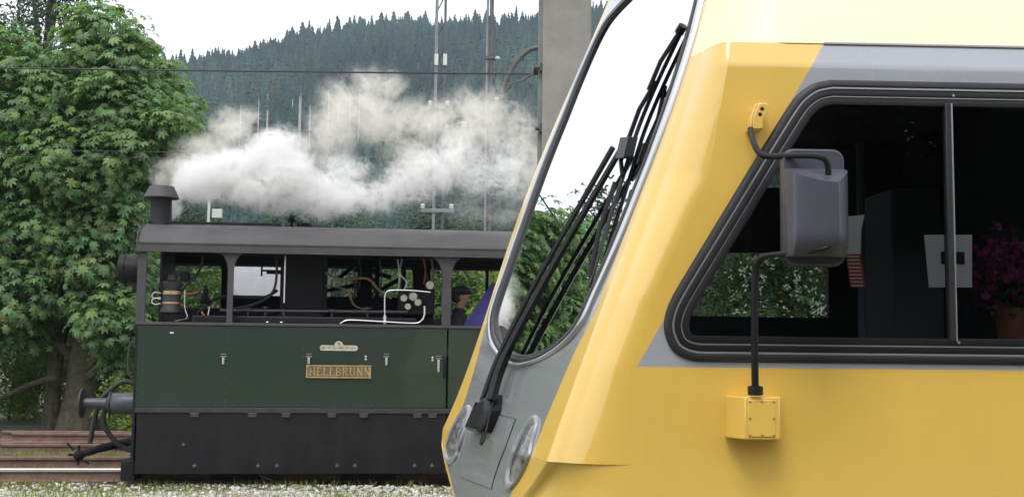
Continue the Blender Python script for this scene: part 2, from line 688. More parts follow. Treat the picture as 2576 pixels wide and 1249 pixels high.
# ------------------------------------------------------------------ other trees and shrubs
broad_tree('larch_tree', (-11.3, 27, 0), 11.5, 2.0, 'thin grey-green tree with sparse twigs rising at the top left corner', M_dark, 5, 22, 9, 0.13, low=0.25)
shr = [(-10.6, 24.6, 2.5, 1.5, 4), (-8.7, 25.2, 2.2, 1.4, 5), (-6.9, 24.2, 2.6, 1.4, 6)]
sl = ['loose pale-leaved shrub in the shade left of the chestnut trunk', 'low shrub behind the foot of the chestnut trunk', 'leafy shrub right of the chestnut trunk, behind the buffer']
for (x, y, h, r, sd), lb in zip(shr, sl):
    broad_tree('shrub', (x, y, 0), h, r, lb, M_lime if sd != 5 else M_shrub, sd, 12, 30, 0.085, group='shrubs under the chestnut tree', low=0.1, trunk_r=0.03, cat='shrub')
broad_tree('shrub', (-9.35, 18.6, 0), 0.75, 0.5, 'small yellow-green shrub at the end of the rail pile', M_lime, 9, 8, 60, 0.06, low=0.1, trunk_r=0.015, cat='shrub')
broad_tree('shrub', (-9.7, 20.0, 0), 1.9, 0.8, 'pale loose shrub at the left edge before the chestnut trunk', M_lime, 29, 10, 30, 0.07, low=0.1, trunk_r=0.02, cat='shrub')
broad_tree('shrub', (-6.35, 19.4, 0), 0.95, 0.6, 'bright green weeds growing under the engine buffer', M_lime, 19, 8, 60, 0.06, low=0.1, trunk_r=0.015, cat='shrub')
back = [(3.0, 13.0, 3.0, 1.3, M_shrub, 'dense shrub seen through the railcar cab and its far window'),
        (4.8, 14.0, 3.1, 1.4, M_shrub, 'second dense shrub on the far side of the railcar'),
        (-4.4, 20.0, 3.5, 1.5, M_shrub, 'green shrub seen through the front opening of the engine'),
        (-2.6, 22.0, 3.3, 1.5, M_dark, 'dark shrub behind the engine boiler'),
        (-1.2, 21.0, 3.5, 1.5, M_shrub, 'grey-green shrub behind the levers of the engine'),
        (0.1, 19.0, 3.1, 1.2, M_lime, 'bright yellow-green shrub seen through the cab opening behind the man'),
        (1.6, 19.8, 3.2, 1.3, M_lime, 'yellow-green shrub behind the rear of the engine'),
        (-5.9, 23.0, 3.6, 1.3, M_shrub, 'fresh green shrub just behind the engine chimney')]
for i, (x, y, h, r, m, lb) in enumerate(back):
    broad_tree('shrub', (x, y, 0), h, r, lb, m, 40 + i, 12, 34, 0.085, group='shrubs behind the engine', low=0.15, trunk_r=0.04, cat='shrub')
bl_root = [o for o in COL.objects if o.get('label') == 'dense shrub seen through the railcar cab and its far window'][0]
rngb = np.random.default_rng(77)
Pb = rngb.normal(0, 1, (420, 3)) * (.75, .35, .75) + (0, -.95, 1.75)
M_bloss = leaf_mat('pale_blossom', (0.62, 0.62, 0.55), 0.2)
tag(link_mesh('blossoms', instance_mesh('blossom', SPR[0], SPR[1], Pb, rngb.normal(0, .5, (420, 3)) + (0, -1, .3), rngb.uniform(.03, .06, 420), tints(420, rngb), M_bloss, rngb), M_bloss, bl_root), kind='stuff')
mid = [(-21, 74, 10.5, 3.6, 'rounded dark tree at the hill foot beside the white post'), (-15.5, 80, 11.5, 3.8, 'dark tree at the hill foot under the white steam'),
       (-10.5, 76, 10.0, 3.6, 'low broad tree at the hill foot behind the roof valve'), (-5.5, 82, 11.5, 3.8, 'dark tree at the hill foot left of the lattice mast'),
       (-0.8, 76, 10.5, 3.6, 'dark tree at the hill foot beside the slim mast'), (4.2, 80, 11, 3.7, 'dark tree at the hill foot behind the concrete pillar'),
       (-27, 80, 11, 3.8, 'dark tree at the hill foot behind the chestnut tree')]
tmid = []
for i, (x, y, h, r, lb) in enumerate(mid):
    tmid.append(broad_tree('broadleaf_tree', (x, y, 0), h, r, lb, M_dark, 60 + i, 15, 9, 0.26, group='trees at the foot of the hill', low=0.12))
# unseen trees: row behind added to darken the window, left ones mirrored in windshield
yard = [(-10, -13, 8, 3.6), (-4.5, -14, 8.5, 3.8), (1, -13.5, 8, 3.7), (6.5, -14, 8.5, 3.8), (12, -13, 8, 3.6), (18, -13, 8.5, 3.8)]
yl = ['left end of the row', 'second from the left', 'third from the left', 'third from the right', 'second from the right', 'right end of the row']
proto = broad_tree('sky_block_tree', (yard[0][0], yard[0][1], 0), 8, 3.7, 'unseen dense tree added to darken the railcar window, left end of the row', M_dark, 90, 20, 10, 0.26, group='unseen trees added to darken the glass', low=0.08)
for i, (x, y, h, r) in enumerate(yard[1:]):
    c = copy_tree(proto)
    c.location = (x, y, 0)
    c.rotation_euler = (0, 0, i * 1.3)
    c.scale = (r / 3.7, r / 3.7, h / 8)
    c['label'] = 'unseen dense tree added to darken the railcar window, ' + yl[i + 1]
side = [(-13.4, 22.0, 8.4, 2.3), (-16.6, 20.5, 7.6, 2.3), (-20.3, 19, 8.6, 2.5)]
sdl = ['nearest the chestnut', 'in the middle', 'farthest from the chestnut']
for i, (x, y, h, r) in enumerate(side):
    c = copy_tree(tmid[i])
    c.location = (x, y, 0)
    c.scale = (r / 3.7,) * 2 + (h / 11.0,)
    c['label'] = 'green yard tree mirrored in the windshield, ' + sdl[i]
    c['group'] = 'trees left of the chestnut'

# ------------------------------------------------------------------ spruce forest on the hill


def spruce_variant(seed, levels=7, pts=9):
    rng = np.random.default_rng(seed)
    V, F = [], []
    for k in range(levels):
        t = k / levels
        z0 = 0.12 + 0.88 * t
        r = 0.15 * (1 - t) ** 0.85 * rng.uniform(0.85, 1.15) + 0.012
        n = len(V)
        V.append((0, 0, min(1.0, z0 + 0.3 * (1 - t) + 0.06)))
        for j in range(pts):
            a = 2 * math.pi * j / pts + rng.uniform(-.2, .2)
            q = r * (1.0 if j % 2 else 0.55) * rng.uniform(0.8, 1.25)
            V.append((q * math.cos(a), q * math.sin(a), z0 - 0.03 * rng.uniform(0, 1.5)))
        F += [(n, n + 1 + j, n + 1 + (j + 1) % pts) for j in range(pts)]
    return np.array(V), np.array(F)


rng = np.random.default_rng(5)
gx = np.arange(-250, 220, 3.7)
gy = np.arange(203, 524, 4.4)
X, Y = np.meshgrid(gx, gy)
X = (X + rng.uniform(-2.3, 2.3, X.shape)).ravel()
Y = (Y + rng.uniform(-2.3, 2.3, Y.shape)).ravel()
X, Y = np.r_[X, rng.uniform(-250, 220, 880)], np.r_[Y, rng.uniform(478, 512, 880)]
ok = ~((X > -86) & (X < -46) & (Y > 330) & (Y < 368) & (rng.uniform(0, 1, X.shape) < 0.9))
ok &= (X / Y > -0.52) & (X / Y < 0.46)
X, Y = X[ok], Y[ok]
Z = hill_z(X, Y)
Hh = rng.choice([.75, 1, 1, 1.12, 1.3], len(X)) * rng.uniform(6.0, 10, len(X)) * (1 + 0.12 * np.sin(X * 0.06))
VV, FF, TT, nv = [], [], [], 0
for s_ in range(5):
    tv, tf = spruce_variant(s_)
    idx = np.arange(s_, len(X), 5)
    sp = rng.uniform(0, 6.28, len(idx))
    c, q = np.cos(sp), np.sin(sp)
    wx = rng.choice([.9, 1.1, 1.35, 1.8], len(idx)) * rng.uniform(0.9, 1.15, len(idx))
    vx = (tv[None, :, 0] * c[:, None] - tv[None, :, 1] * q[:, None]) * (Hh[idx] * wx)[:, None] + X[idx][:, None]
    vy = (tv[None, :, 0] * q[:, None] + tv[None, :, 1] * c[:, None]) * (Hh[idx] * wx)[:, None] + Y[idx][:, None]
    vz = tv[None, :, 2] * Hh[idx][:, None] + Z[idx][:, None]
    VV.append(np.stack([vx, vy, vz], 2).reshape(-1, 3))
    FF.append((tf[None] + (np.arange(len(idx)) * len(tv))[:, None, None]).reshape(-1, 3) + nv)
    stand = 0.85 + 0.45 * np.sin(X[idx] * 0.05 + 1.0) * np.cos(Y[idx] * 0.03)
    t = tints(len(idx), rng, 0.65, 1.3, 0.2) * stand[:, None]
    TT.append(np.repeat(t, len(tv), 0))
    nv += VV[-1].shape[0]
forest = link_mesh('spruce_forest', np_mesh('spruce_forest', np.vstack(VV), np.vstack(FF), False, np.vstack(TT)), M_spruce)
tag(forest, 'dark spruce forest covering the hillside behind the steam', 'forest', kind='stuff')

M_pale = mat('pale_dead_bark', (0.42, 0.38, 0.33), 0.9, noise=0.2, nscale=1.0)
posl = ['first', 'second', 'third', 'fourth', 'fifth', 'sixth', 'seventh', 'eighth', 'ninth', 'tenth', 'eleventh', 'twelfth']
for i in range(12):
    x, y = -84 + i * 3.2 + rng.uniform(-.8, .8), 350 + rng.uniform(-10, 14)
    h = rng.uniform(15, 23)
    root = tag(empty('bare_spruce', (x, y, float(hill_z(x, y)))), posl[i] + ' pale bare spruce stem from the left in the clearing on the hillside', 'tree', 'bare spruce stems in the clearing')
    b = MB().tube([(0, 0, 0), (0.1, 0, h * .5), (0.05, 0, h)], [0.26, 0.19, 0.08], 6)
    for k in range(6):
        a = k * 2.1
        z = h * (0.4 + 0.09 * k)
        b.tube([(0, 0, z), (math.cos(a) * 0.9, math.sin(a) * 0.9, z - 0.25)], [0.06, 0.03], 4)
    b.build('trunk', M_pale, root)
    tv, tf = spruce_variant(20 + i, 5, 8)
    cm = np_mesh('bare_spruce_crown', tv * (h * .3, h * .3, h * .32) + (0, 0, h * 0.74), tf, False, np.ones((len(tv), 3)))
    link_mesh('crown', cm, M_spruce, root)

# ================================================================== TRACK AND RAIL PILE
M_rust = mat('rusty_rail', (0.15, 0.082, 0.068), 0.75, metal=0.1, nscale=6, col2=(0.24, 0.155, 0.125), bump=0.3, bscale=30)
M_pol = mat('polished_rail_head', (0.60, 0.58, 0.57), 0.32, metal=0.8, noise=0.12, nscale=8)
M_wood = mat('sleeper_wood', (0.07, 0.055, 0.045), 0.9, noise=0.3, nscale=12, bump=0.8, bscale=30)
RAIL = [(-.065, 0), (.065, 0), (.065, .012), (.012, .03), (.008, .10), (.034, .112), (.036, .14), (.028, .15), (-.028, .15), (-.036, .14), (-.034, .112), (-.008, .10), (-.012, .03), (-.065, .012)]
LO, LYAW = (-4.29, 13.2, 0), R(6.2)
track = tag(empty('railway_track', LO, LYAW), 'railway track with one polished rail head under the green engine', 'track')
for w in (0.46, 1.9):
    ra = MB().prism([(w + a, bb + 0.02) for a, bb in RAIL], -16, 9, 'yz').build('rail', M_rust, track)
    MB().box(-16, 9, w - .0385, w + .0385, .131, .1745).build('polished_head', M_pol if w < 1 else M_rust, ra, bevel=.01)
sl_me = None
for i in range(20):
    if sl_me is None:
        so = MB().box(-.12, .12, -.05, 2.45, -.08, .018).build('sleeper', M_wood, track, bevel=.01)
        sl_me = so.data
    else:
        so = copy_obj(so, track)
    so.location = (-11 + i * 0.62, 0, 0)

pile_lab = ['lowest front', 'lowest second', 'lowest third', 'lowest rearmost', 'upper front', 'upper rear']
pile = [(17.1, 0, 0.05), (17.35, 0, -.1), (17.6, 0, .12), (17.9, 0, 0), (17.2, .155, .15), (17.55, .155, -.15)]
prm = MB().prism(RAIL, 0, 6.2, 'yz').mesh('pile_rail', 30)
prm.materials.append(M_rust)
for (y, z, dx), lb in zip(pile, pile_lab):
    o = bpy.data.objects.new('rail', prm)
    COL.objects.link(o)
    o.location = (-7.5 + dx, y, z)
    o.rotation_euler = (0, 0, R(4.0 + random.uniform(-.4, .4)))
    tag(o, 'rusty loose rail, ' + lb + ' of the pile behind the track', 'rail', 'rusty rails in the pile')

# ================================================================== STEAM TRAM ENGINE
M_green = mat('engine_green', (0.014, 0.033, 0.022), 0.35, coat=0.5, nscale=1.1, col2=(0.019, 0.029, 0.021), bump=0.3, bscale=2.2, streak=0.05)
M_black = mat('engine_black', (0.010, 0.0095, 0.012), 0.5, spec=0.22, nscale=3, col2=(0.015, 0.014, 0.017), bump=0.3, bscale=3, streak=0.05)
M_iron = mat('engine_iron', (0.03, 0.03, 0.034), 0.5, metal=0.2, nscale=8, col2=(0.05, 0.048, 0.05))
M_roofm = mat('engine_roof', (0.062, 0.058, 0.063), 0.6, nscale=1.5, col2=(0.042, 0.039, 0.044), bump=0.3, bscale=4, streak=0.2)
M_inner = mat('engine_inner', (0.009, 0.008, 0.010), 0.7, spec=0.25)
M_grey = mat('engine_buffer_grey', (0.06, 0.066, 0.08), 0.42, metal=0.2, noise=0.2, nscale=9)
M_brass = mat('brass', (0.52, 0.38, 0.20), 0.4, metal=0.55, noise=0.25, nscale=20)
M_brassd = mat('brass_ground', (0.20, 0.135, 0.075), 0.55, metal=0.3, noise=0.3, nscale=25)
M_steel = mat('bright_steel', (0.55, 0.54, 0.54), 0.25, metal=0.9)
M_nick = mat('latch_steel', (0.55, 0.56, 0.56), 0.35, metal=0.6)
M_latch = mat('latch_iron', (0.2, 0.21, 0.21), 0.4, metal=0.4)
M_red = mat('red_hose', (0.55, 0.10, 0.09), 0.5)
M_hose = mat('rubber_hose', (0.03, 0.033, 0.028), 0.6, noise=0.3, nscale=10)
M_white = mat('enamel_white', (0.7, 0.7, 0.68), 0.4)

eng = tag(empty('steam_tram_engine', LO, LYAW), 'dark green and black boxed-in steam tram engine with open upper sides', 'locomotive')
EL, EW = 5.05, 2.2      # length, width
p = MB().box(.03, 3.555, 0, .03, .905, 1.835).build('side_panel', M_green, eng, bevel=.004)
tag(p, 'riveted dark green side panel carrying the nameplates')
d = MB().box(3.578, 4.30, .006, .03, .905, 1.835).build('cab_door', M_green, eng, bevel=.004)
MB().tube([(3.53, -.03, 1.26), (3.53, -.045, 1.30), (3.53, -.045, 1.48), (3.53, -.03, 1.515)], .014, 8).build('door_grip', M_black, d)
MB().box(4.32, EL, 0, .03, .905, 1.835).build('side_panel', M_green, eng, bevel=.004)
MB().box(.03, EL, EW - .03, EW, .905, 2.0).build('side_panel', M_green, eng)
MB().box(.0, EL, -.012, .05, 1.838, 1.872).build('window_rail', M_roofm, eng, bevel=.006)
MB().box(.03, EL, -.018, .03, .845, .902).build('ledge', M_iron, eng, bevel=.005)
sk = MB().box(.05, 3.56, -.004, .02, .155, .843).build('skirt_panel', M_black, eng, bevel=.004)
MB().box(3.575, EL, -.004, .02, .155, .843).build('skirt_panel', M_black, eng, bevel=.004)
MB().box(.05, EL, EW - .02, EW, .155, .843).build('skirt_panel', M_black, eng)
for u in (.694, 1.34, 1.722, 2.242, 2.607, 3.227, 3.403):
    MB().box(u - .045, u + .045, -.03, -.0185, .800, .838).cyl((u - .05, -.03, .840), (u + .05, -.03, .840), .008, n=8).build('hinge', M_nick if False else M_grey, eng)
for u in (.713, 1.423, 1.634, 2.315, 2.519, 3.205, 3.408):
    MB().lathe([(.024, 0), (.024, -.012), (.012, -.02), (.006, -.022)], 'y', (u, -.004, .243), 10).box(u - .006, u + .006, -.02, -.008, .243, .285).build('bolt', M_grey, eng)
MB().lathe([(.02, 0), (.02, -.012), (.008, -.02)], 'y', (.582, -.004, .481), 10).build('bolt', M_grey, eng)
# rivet rows
b = MB()
rv = []
for u in (.10, 1.03, 1.90, 2.67, 3.50):
    rv += [(u, z) for z in np.arange(.98, 1.80, .085)]
rv += [(u, .935) for u in np.arange(.18, 3.5, .105)]
for u, z in rv:
    b.lathe([(.0085, 0), (.007, -.004), (.003, -.006)], 'y', (u, 0, z), 6)
tag(b.build('rivets', M_grey, eng), kind='stuff')
# latches
for u, z0, z1 in ((.995, 1.398, 1.489), (1.963, 1.41, 1.499), (2.856, 1.401, 1.507), (3.463, 1.328, 1.49)):
    la = MB().box(u - .036, u + .036, -.018, 0, z1 - .012, z1 + .004).box(u - .03, u + .03, -.012, 0, z1 + .018, z1 + .03).build('latch', M_latch, eng, bevel=.002)
    MB().box(u - .013, u + .013, -.028, -.006, z0, z1 - .016).build('latch_tongue', M_nick, la, bevel=.004)
for u, z in ((2.616, 1.468), (2.616, 1.500), (3.392, 1.466), (3.392, 1.496)):
    MB().lathe([(.013, 0), (.012, -.008), (.005, -.012)], 'y', (u, 0, z), 10).build('bolt', M_nick, eng)
MB().box(.385, .425, -.006, 0, 1.742, 1.760).build('maker_tag', M_white, eng)

# nameplate with raised serif letters
pl = MB().box(1.937, 2.680, -.016, 0, 1.250, 1.398).build('nameplate', M_brassd, eng)
tag(pl, 'brass nameplate reading HELLBRUNN')
fr = MB()
fr.box(1.937, 2.680, -.024, -.0162, 1.384, 1.398).box(1.937, 2.680, -.024, -.0162, 1.250, 1.264)
fr.box(1.937, 1.952, -.024, -.0162, 1.2642, 1.3838).box(2.665, 2.680, -.024, -.0162, 1.2642, 1.3838)
fr.build('plate_border', M_brass, pl)


def letter(ch, x, z, w, h):
    b = MB()
    y0, y1 = -.026, -.0165
    st, sf, th = .0135, .006, .008

    def bar(a0, a1, c0, c1, yo=0):
        b.box(x + a0, x + a1, y0 - yo, y1, z + c0, z + c1)

    def vstem(a):
        bar(a - st / 2, a + st / 2, 0, h)
        bar(a - st, a + st, 0, sf, .0004)
        bar(a - st, a + st, h - sf, h, .0004)

    def diag(ax, az, bx, bz, t):
        b.prism([(x + ax - t / 2, z + az), (x + ax + t / 2, z + az), (x + bx + t / 2, z + bz), (x + bx - t / 2, z + bz)], y0 - .0006, y1)

    def bowl(cx, cz, rx, rz, a0, a1, t):
        n = 10
        o, i_ = [], []
        for k in range(n + 1):
            a = R(a0 + (a1 - a0) * k / n)
            o.append((x + cx + rx * math.cos(a), z + cz + rz * math.sin(a)))
            i_.append((x + cx + (rx - t) * math.cos(a), z + cz + (rz - t * .7) * math.sin(a)))
        for k in range(n):
            b.prism([o[k], o[k + 1], i_[k + 1], i_[k]], y0 - .0008, y1)
    if ch == 'H':
        vstem(.013)
        vstem(w - .013)
        bar(.013, w - .013, h / 2 - th / 2, h / 2 + th / 2, -.0003)
    elif ch in 'EL':
        vstem(.013)
        bar(.013, w, 0, th, -.0003)
        bar(w - .007, w, 0, .026, .0002)
        if ch == 'E':
            bar(.013, w, h - th, h, -.0003)
            bar(w - .007, w, h - .026, h, .0002)
            bar(.013, w * .72, h / 2 - th / 2, h / 2 + th / 2, -.0003)
    elif ch in 'BR':
        vstem(.013)
        bowl(.018, h * .745, w - .022, h * .255, -90, 90, .013)
        if ch == 'B':
            bowl(.018, h * .26, w - .017, h * .26, -90, 90, .013)
        else:
            diag(w * .5, h * .5, w - .006, 0, .014)
    elif ch == 'U':
        bar(.0065, .0195, h * .3, h)
        bar(w - .0195, w - .0065, h * .3, h)
        bar(0, .026, h - sf, h, .0004)
        bar(w - .026, w, h - sf, h, .0004)
        bowl(w / 2, h * .3, w / 2 - .0065, h * .3, 180, 360, .012)
    elif ch == 'N':
        vstem(.012)
        vstem(w - .012)
        diag(.012, h, w - .012, 0, .015)
    return b


x = 1.972
for ch in 'HELLBRUNN':
    w = {'H': .07, 'E': .06, 'L': .058, 'B': .064, 'R': .068, 'U': .07, 'N': .072}[ch]
    letter(ch, x, 1.276, w, .096).build('letter', M_brass, pl, smooth=0)
    x += w + .0135

# small cast plate with a domed crest above it
M_plate = mat('cast_plate', (0.50, 0.47, 0.40), 0.5, metal=0.3, noise=0.2, nscale=25)
poly = []
for cx, a0, a1 in ((2.495, -90, 90), (2.113, 90, 270)):
    for k in range(9):
        a = R(a0 + (a1 - a0) * k / 8)
        poly.append((cx + .028 * math.cos(a), 1.596 + .032 * math.sin(a)))
dome = [(2.303 + .05 * math.cos(R(a)), 1.627 + .05 * math.sin(R(a))) for a in range(0, 181, 15)]
mp = MB().prism(poly, -.014, 0).prism(dome, -.016, 0).build('cast_plate', M_plate, eng)
b = MB()
rr_ = random.Random(4)
xx = 2.108
while xx < 2.49:
    w = rr_.uniform(.008, .016)
    b.box(xx, xx + w * .35, -.0165, -.014, 1.586, 1.607)
    if rr_.random() < .6:
        b.box(xx, xx + w, -.016, -.014, rr_.choice([1.586, 1.594, 1.602]), 1.607)
    xx += w + .006
for k in range(3):
    b.box(2.288 + k * .012, 2.294 + k * .012, -.019, -.016, 1.63, 1.66 - abs(k - 1) * .006)
b.build('cast_relief', M_brassd, mp, smooth=0)

# roof
prof = [(-.06, 2.675), (-.06, 2.775), (-.03, 2.83), (.03, 2.90), (.14, 2.965), (.35, 3.025), (.7, 3.07), (1.1, 3.085), (1.5, 3.07), (1.85, 3.025), (2.06, 2.965), (2.17, 2.90), (2.23, 2.83), (2.26, 2.775), (2.26, 2.675)]
inner = [(w + (.03 if w < 1.1 else -.03), z - .03) for w, z in prof[1:-1]]
poly = prof + [(2.23, 2.675)] + inner[::-1] + [(-.03, 2.675)]
rf = MB().prism(poly, -.02, EL + .1, 'yz').build('roof', M_roofm, eng, smooth=25)
MB().box(-.015, EL + .09, -.068, -.0605, 2.765, 2.785).build('rain_strip', M_roofm, rf, bevel=.003)
MB().prism([(w, z) for w, z in prof[1:-1]], -.012, .012, 'yz').build('roof_end', M_black, rf)
# chimney
ch_ = MB().lathe([(.17, 2.95), (.16, 3.0), (.128, 3.05), (.122, 3.37), (.122, 3.42)], 'z', (.12, .6, 0), 28).build('chimney', M_black, eng)
MB().lathe([(.125, 3.36), (.205, 3.368), (.207, 3.378), (.15, 3.50), (.145, 3.512), (.12, 3.512), (.12, 3.38)], 'z', (.12, .6, 0), 32).build('chimney_brim', M_roofm, ch_)
MB().cyl((.42, .7, 2.98), (.42, .7, 3.25), .012, n=8).build('steam_pipe', M_iron, eng)
# roof fittings
va = MB().tube([(1.60, .9, 3.075), (1.86, .9, 3.085)], .014, 8).lathe([(.07, 3.05), (.075, 3.09), (.06, 3.13), (.03, 3.145)], 'z', (1.83, .9, 0), 16).build('roof_valve', M_inner, eng)
MB().cyl((1.65, .9, 3.07), (1.65, .9, 3.18), .014, n=8).lathe([(.05, 3.15), (.055, 3.17), (.03, 3.20), (.04, 3.225), (.01, 3.24)], 'z', (1.65, .9, 0), 12).lathe([(.035, 1.72), (.04, 1.74), (.035, 1.76)], 'x', (0, .9, 3.1), 12).build('whistle', M_inner, va)
MB().box(-.01, 1.55, .5, .53, 3.055, 3.085).build('roof_strip', M_black, rf)

# posts with curved gussets


def column(u, w0, w1, half, m, name='column', zb=1.873, zt=2.70, sp=.17, left=True, right=True, y0=.0, y1=.035):
    pts_r = [(u + half, zb), (u + half, zt - sp * 1.35)]
    pts_r += [(u + half + sp * (1 - math.cos(a)), zt - sp * 1.35 + sp * 1.35 * math.sin(a)) for a in np.linspace(.15, math.pi / 2, 8)] if right else [(u + half, zt)]
    pts_l = [(u - half, zb), (u - half, zt - sp * 1.35)]
    pts_l += [(u - half - sp * (1 - math.cos(a)), zt - sp * 1.35 + sp * 1.35 * math.sin(a)) for a in np.linspace(.15, math.pi / 2, 8)] if left else [(u - half, zt)]
    return MB().prism(pts_r + pts_l[::-1], y0, y1).build(name, m, eng)


M_post = mat('engine_post', (0.05, 0.048, 0.054), 0.55, noise=0.2, nscale=5)
column(1.045, 0, 0, .033, M_post)
column(3.545, 0, 0, .05, M_post, sp=.2)
column(.045, 0, 0, .05, M_post, left=False, right=False)
column(EL - .05, 0, 0, .05, M_post, left=False)
MB().box(3.49, 3.60, -.006, .03, 1.873, 2.3).build('column_plate', M_post, eng, bevel=.004)
# far side: wall with openings
fy0, fy1 = EW - .03, EW
MB().box(.0, EL, fy0 + .001, fy1 - .001, 2.70, 2.80).build('far_header', M_inner, eng)
MB().box(.66, 3.45, fy0 + .002, fy1 - .002, 1.95, 2.285).build('far_panel', M_inner, eng)
MB().box(1.455, 2.02, fy0, fy1, 2.286, 2.70).build('far_panel', M_inner, eng)
for u, hf, l_, r_ in ((.685, .045, True, True), (2.545, .10, False, False), (3.315, .12, True, False), (3.64, .045, True, False), (4.21, .022, False, False), (-.06, .06, False, False)):
    column(u, 0, 0, hf, M_inner, 'far_column', 1.95, 2.75, .13, l_, r_, fy0 + .003, fy1 - .003)
# ends and floor
MB().box(.0, .03, .0, EW, .16, 1.872).build('end_wall', M_black, eng)
MB().box(.0, .03, 1.3, EW, 1.873, 2.8).build('end_wall', M_inner, eng)
MB().box(EL - .03, EL, .035, EW, .16, 1.872).build('end_wall', M_black, eng)
MB().box(.05, EL - .05, .06, EW - .06, .55, .60).build('floor', M_inner, eng)
# boiler, tanks and gear
bo = MB().lathe([(.30, .22), (.46, .24), (.46, 3.0), (.30, 3.02)], 'x', (0, 1.15, 1.62), 32).build('boiler', M_inner, eng)
MB().box(1.56, 2.08, .55, 1.5, 1.9, 2.9).build('dome_casing', M_inner, eng, bevel=.02)
MB().box(.6, 3.2, .12, .5, 1.2, 1.96).build('side_tank', M_black, eng, bevel=.02)
MB().tube([(.9, .3, 2.02), (3.1, .3, 2.03)], .018, 8).build('pipe', M_iron, eng)
MB().box(3.0, 3.42, .5, 1.7, 1.2, 2.12).build('firebox', M_inner, eng, bevel=.02)
pu = MB().lathe([(.10, 1.97), (.125, 1.99), (.125, 2.02), (.105, 2.05), (.105, 2.28), (.125, 2.31), (.125, 2.34), (.06, 2.37), (.05, 2.43)], 'z', (.335, .3, 0), 20).build('air_pump', M_iron, eng)
MB().lathe([(.107, 2.20), (.107, 2.24)], 'z', (.335, .3, 0), 20).build('brass_band', M_brass, pu)
MB().lathe([(.107, 2.09), (.107, 2.11)], 'z', (.335, .3, 0), 20).build('brass_band', M_brass, pu)
MB().box(.43, .53, .25, .37, 2.36, 2.47).build('oil_box', M_inner, pu, bevel=.01)
MB().tube(catmull([(.48, .3, 2.36), (.6, .3, 2.36), (.66, .3, 2.27), (.64, .3, 2.18), (.52, .3, 2.14)], 5), .012, 7).build('pipe', M_iron, eng)
MB().tube(catmull([(.48, .28, 2.23), (.55, .27, 2.21), (.64, .28, 2.24)], 4), .009, 6).build('red_hose', M_red, eng)
MB().tube(catmull([(.50, .2, 2.25), (.505, .2, 2.05), (.54, .2, 1.93), (.47, .18, 1.90), (.40, .18, 1.885)], 4), .007, 6).build('pipe', M_steel, eng)
MB().tube(catmull([(.7, .2, 2.0), (.74, .2, 1.93), (.70, .2, 1.88)], 4), .011, 6).build('red_hose', M_red, eng)
MB().tube([(.79, .2, 2.06), (.775, .2, 1.95), (.74, .2, 1.9)], .008, 6).build('pipe', M_steel, eng)
MB().lathe([(.05, 2.10), (.07, 2.13), (.03, 2.2), (.03, 2.26), (.008, 2.33)], 'z', (.70, .45, 0), 14).build('lubricator', M_inner, eng)
for z in (2.21, 2.14):
    MB().tube(catmull([(.22, .25, z), (.15, .25, z + .01), (.12, .25, z - .03), (.15, .25, z - .06), (.22, .25, z - .05)], 4), .008, 6).build('pipe', M_nick, eng)
MB().tube([(1.64, .25, 2.68), (1.64, .25, 2.12)], .009, 6).build('rod', M_steel, eng)
MB().tube([(1.63, .2, 2.05), (1.66, .2, 1.88)], .012, 6).build('rod', M_iron, eng)
MB().box(1.36, 1.62, .9, .95, 2.50, 2.55).cyl((1.30, .92, 2.47), (1.30, .92, 2.61), .012, n=8).cyl((1.30, .92, 2.54), (1.4, .92, 2.54), .012, n=8).build('crank_handle', M_inner, eng)
for u in (1.47, 1.63):
    MB().sphere((u, .1, 1.885), .018, 10, 6, (1.3, 1, .8)).build('knob', M_steel, eng)
# bright handrail loop in the cab
MB().tube(catmull([(2.31, .10, 1.878), (2.37, .1, 1.915), (2.47, .1, 1.922), (2.8, .1, 1.908), (3.16, .1, 1.894), (3.25, .1, 1.92), (3.29, .1, 1.99), (3.29, .1, 2.10)], 5), .012, 8).build('handrail', M_steel, eng)
MB().tube([(2.828, .12, 1.885), (2.828, .12, 1.98)], .022, 8).tube(catmull([(2.826, .12, 1.98), (2.822, .12, 2.2), (2.85, .12, 2.265), (2.92, .12, 2.283), (3.13, .12, 2.283), (3.36, .12, 2.265)], 5), .009, 8).build('handrail', M_steel, eng)
for u, z0, z1, m in ((2.50, 2.34, 2.72, M_iron), (2.98, 2.3, 2.7, M_nick), (3.30, 2.4, 2.72, M_red), (3.33, 2.2, 2.6, M_iron), (2.44, 2.2, 2.6, M_iron), (3.42, 1.9, 2.02, M_steel), (2.76, 2.3, 2.68, M_iron)):
    MB().tube(catmull([(u, .8, z0), (u + .02, .8, (z0 + z1) / 2), (u - .01, .8, z1)], 3), .011, 6).build('lever', m, eng)
for u, z, q in ((3.16, 2.22, .06), (3.22, 2.15, .05), (3.1, 2.1, .045), (3.36, 2.36, .06), (3.05, 2.2, .05)):
    g = MB().lathe([(q, 0), (q, -.04), (q * .85, -.045)], 'y', (u, .35, z), 16).build('gauge', M_iron, eng)
    MB().lathe([(q * .8, -.046), (q * .8, -.048)], 'y', (u, .35, z), 14).build('gauge_face', M_plate, g)
MB().box(2.98, 3.42, .36, .5, 2.0, 2.32).build('backhead', M_inner, eng, bevel=.02)
for (a, c) in (((2.03, 1.6, 2.33), (2.5, 1.6, 2.43)), ((2.7, 1.6, 2.32), (3.0, 1.6, 2.5)), ((2.62, 1.6, 2.6), (2.9, 1.6, 2.52)), ((2.2, 1.7, 2.5), (2.42, 1.7, 2.68))):
    MB().tube([a, c], .03, 6).build('brake_rod', M_inner, eng)
for u in (2.72, 3.06):
    MB().box(u - .03, u + .03, 1.5, 1.58, 1.9, 2.8).build('stay', M_inner, eng)
for z in (2.36, 2.46, 2.58):
    MB().box(2.40, 2.72, 1.5, 1.56, z, z + .045).build('stay', M_inner, eng)
